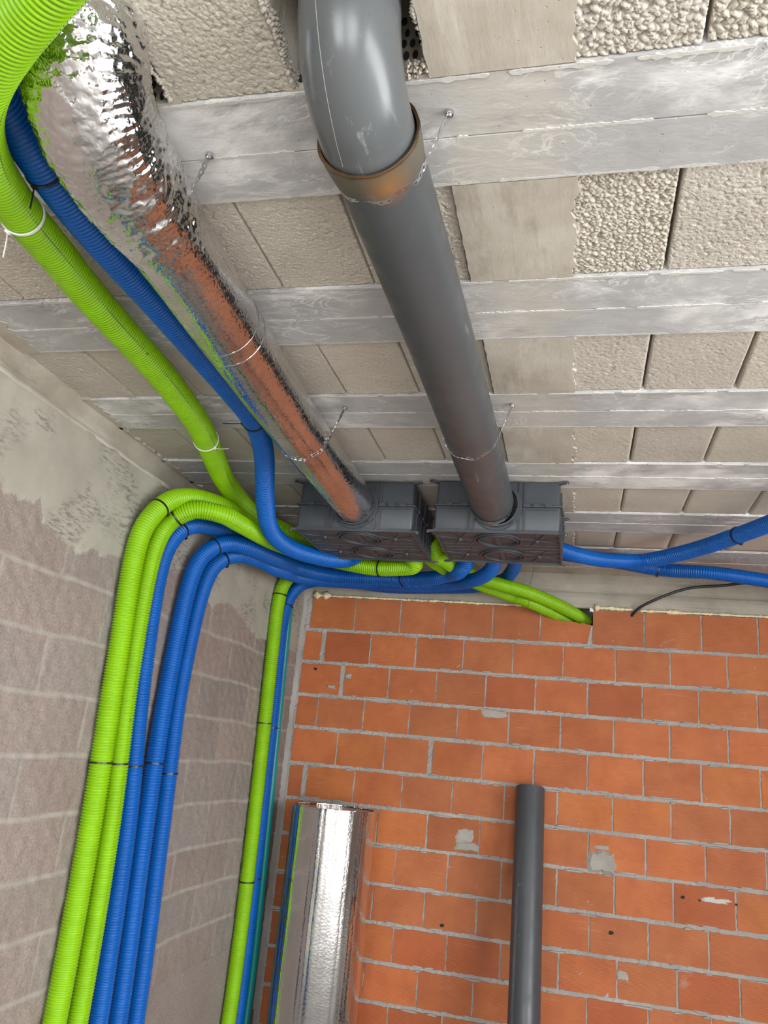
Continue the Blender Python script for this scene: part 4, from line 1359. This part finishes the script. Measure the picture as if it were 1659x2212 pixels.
# ------------------------------------------------------------------ hanging straps
def strap(cx, cz, r, y, xr, xl, label, tw=0.0, side=1):
    """perforated steel band slung under a duct at depth y, screwed to the ceiling at xr and xl"""
    t = thing('perforated_strap', label, 'strap', (cx, y, cz), 'perforated steel straps holding the two big ducts')
    R = r + .0018
    path = []
    def tang(xs, sgn):
        # tangent from screw point to circle
        dx, dz = xs - cx, (H - .006) - cz; D = math.hypot(dx, dz); base = math.atan2(dz, dx)
        off = math.acos(min(1, R / D)); return base - sgn * off
    ar = tang(xr, 1); al = tang(xl, -1)
    a0 = ar; a1 = al
    while a1 > a0: a1 -= 2 * PI
    n1 = 12
    S = Vector((xr, y, H - .006)); P0 = Vector((cx + R * math.cos(a0), y, cz + R * math.sin(a0)))
    for i in range(n1): path.append(tuple(S.lerp(P0, i / n1)))
    for i in range(40):
        a = a0 + (a1 - a0) * i / 39
        path.append((cx + R * math.cos(a), y + .006 * math.sin(i * .5), cz + R * math.sin(a)))
    E_ = Vector((xl, y, H - .006)); P1 = Vector(path[-1])
    for i in range(1, n1 + 1): path.append(tuple(P1.lerp(E_, i / n1)))
    P = np.array(path); s = np.concatenate([[0], np.cumsum(np.linalg.norm(np.diff(P, axis=0), axis=1))])
    cell = .0165; N = int(s[-1] / cell)
    def at(u):
        return Vector([np.interp(u, s, P[:, k]) for k in range(3)])
    b = MB(); wid = .0062
    for k in range(N):
        u0 = k * cell
        # cell outline (scalloped) and round hole, 12 sectors
        outer, innr = [], []
        m = 12
        for j in range(m):
            a = 2 * PI * (j + .5) / m
            ca, sa = math.cos(a), math.sin(a)
            e = 1 / max(abs(ca), abs(sa))
            ou, ov = ca * e, sa * e
            if abs(abs(ou) - 1) > .01: pass
            vv = ov * wid * (1 if abs(ou) < .8 else .68)
            outer.append((u0 + cell / 2 + ou * cell / 2, vv))
            innr.append((u0 + cell / 2 + ca * .0036, sa * .0027))
        vs = []
        for (uu, vv) in outer + innr:
            p = at(uu); tg = (at(uu + .002) - at(uu - .002))
            tg = tg.normalized() if tg.length > 0 else Vector((0, 0, 1))
            wv = Vector((0, 1, 0)); nn = tg.cross(wv).normalized()
            ph = .35 * math.sin(uu * 60) * (1 if uu < .13 else .25)
            w2 = wv * math.cos(ph) + nn * math.sin(ph)
            vs.append(p + w2 * vv)
        b.add(vs, [(j, (j + 1) % m, m + (j + 1) % m, m + j) for j in range(m)])
    o = b.build('band', M['zinc'], t, False, fix=False)
    md = o.modifiers.new('thick', 'SOLIDIFY'); md.thickness = .0009
    for xs in (xr, xl):
        sc = MB(); sc.tube((xs, y, H - .0005), (xs, y, H - .009), .0085, .0085, 20); sc.tube((xs, y, H - .009), (xs, y, H - .013), .0055, .0045, 6)
        sc.build('screw', M['zinc'], t, False, .0006)
    return t


strap(-.380, 2.612, .0885, 1.185, -.252, -.50, 'perforated metal strap under the grey pipe near its elbow')
strap(-.357, 2.603, .0900, 2.46, -.223, -.47, 'perforated metal strap under the grey pipe near the right distribution box')
strap(-.900, 2.608, .1000, 1.235, -.765, -1.03, 'perforated metal strap under the foil duct beside its crumpled elbow')
strap(-.952, 2.602, .0925, 2.47, -.811, -1.07, 'perforated metal strap under the foil duct near the left distribution box')

# thin wire round the two green ducts
wt = thing('wire_loop', 'thin grey wire looped round the two green ducts near the broken brick', 'wire', (-.27, 4.70, 2.52))
pts = []
g6 = CURVE['G6'][int(np.argmin(abs(CURVE['G6'][:, 0] + .275)))]; g7 = CURVE['G7'][int(np.argmin(abs(CURVE['G7'][:, 0] + .285)))]
gc = (g6 + g7) / 2; gd = g7 - g6; gl = float(np.linalg.norm(gd)); gd = gd / gl
ga = CURVE['G6'][-40] - CURVE['G6'][-60]; ga = ga / np.linalg.norm(ga); gn = np.cross(ga, gd); gn /= np.linalg.norm(gn)
for i in range(41):
    a = 2 * PI * i / 40
    q_ = gc + gd * (gl / 2 + .0405) * math.cos(a) + gn * .0435 * math.sin(a)
    pts.append(tuple(q_))
CW, _ = spline(pts, .006)
sweep('wire_ring', CW, [.0016] * len(CW), 8, M['zinc'], wt)
CW, _ = spline([(-.27, 4.68, 2.59), (-.262, 4.72, 2.65), (-.255, 4.74, H - .002)], .008)
sweep('wire_end', CW, [.0016] * len(CW), 8, M['zinc'], wt)


# ------------------------------------------------------------------ standing foil roll and pipe
def foil_roll():
    cx, cy, R_, h = -1.315, 4.655, .238, 1.245
    t = thing('foil_insulation_roll', 'tall silver foil roll standing on end against the brick wall', 'insulation roll', (cx, cy, 0))
    n, m = 150, 90
    V, F = [], []
    for j in range(m + 1):
        z = h * j / m
        for i in range(n):
            a = 2 * PI * i / n
            r = R_ + .0018 * noise.noise(Vector((math.cos(a) * 3, math.sin(a) * 3, z * 3))) + .0006 * math.sin(i * 1.7) + .0012 * noise.noise(Vector((math.cos(a) * 14, math.sin(a) * 14, z * 2)))
            if j == m: r -= .002
            V.append((cx + r * math.cos(a), cy + r * math.sin(a), z))
    for j in range(m):
        for i in range(n):
            k = (i + 1) % n
            F.append((j * n + i, j * n + k, (j + 1) * n + k, (j + 1) * n + i))
    mobj('foil_skin', V, F, M['foilroll'], t, True)
    b = MB()
    b.ring((cx, cy, h - .004), (0, 0, 1), R_ - .010, R_ - .0015, .005, 96)
    b.ring((cx, cy, h - .012), (0, 0, 1), .001, R_ - .009, .006, 96)
    b.build('end_face', M['foil_crumpled'], t, True)


foil_roll()


def leaning_pipe():
    top = Vector((-.233, 4.862, 1.452)); bot = Vector((-.20, 4.46, .0))
    t = thing('plastic_pipe', 'plain dark grey plastic pipe leaning upright against the brick wall', 'pipe', tuple(bot))
    d = (top - bot).normalized(); L = (top - bot).length
    C = np.array([tuple(bot + d * (L * i / 20)) for i in range(21)])
    sweep('pipe_wall', C, [.0805] * 21, 72, M['pvc2'], t)
    sweep('pipe_bore', C[-6:], [.0765] * 6, 48, M['void'], t)
    b = MB(); b.ring(top, d, .0765, .0805, .0006, 72); b.build('cut_end', M['pvc2'], t, True)


leaning_pipe()
bpy.context.view_layer.update()
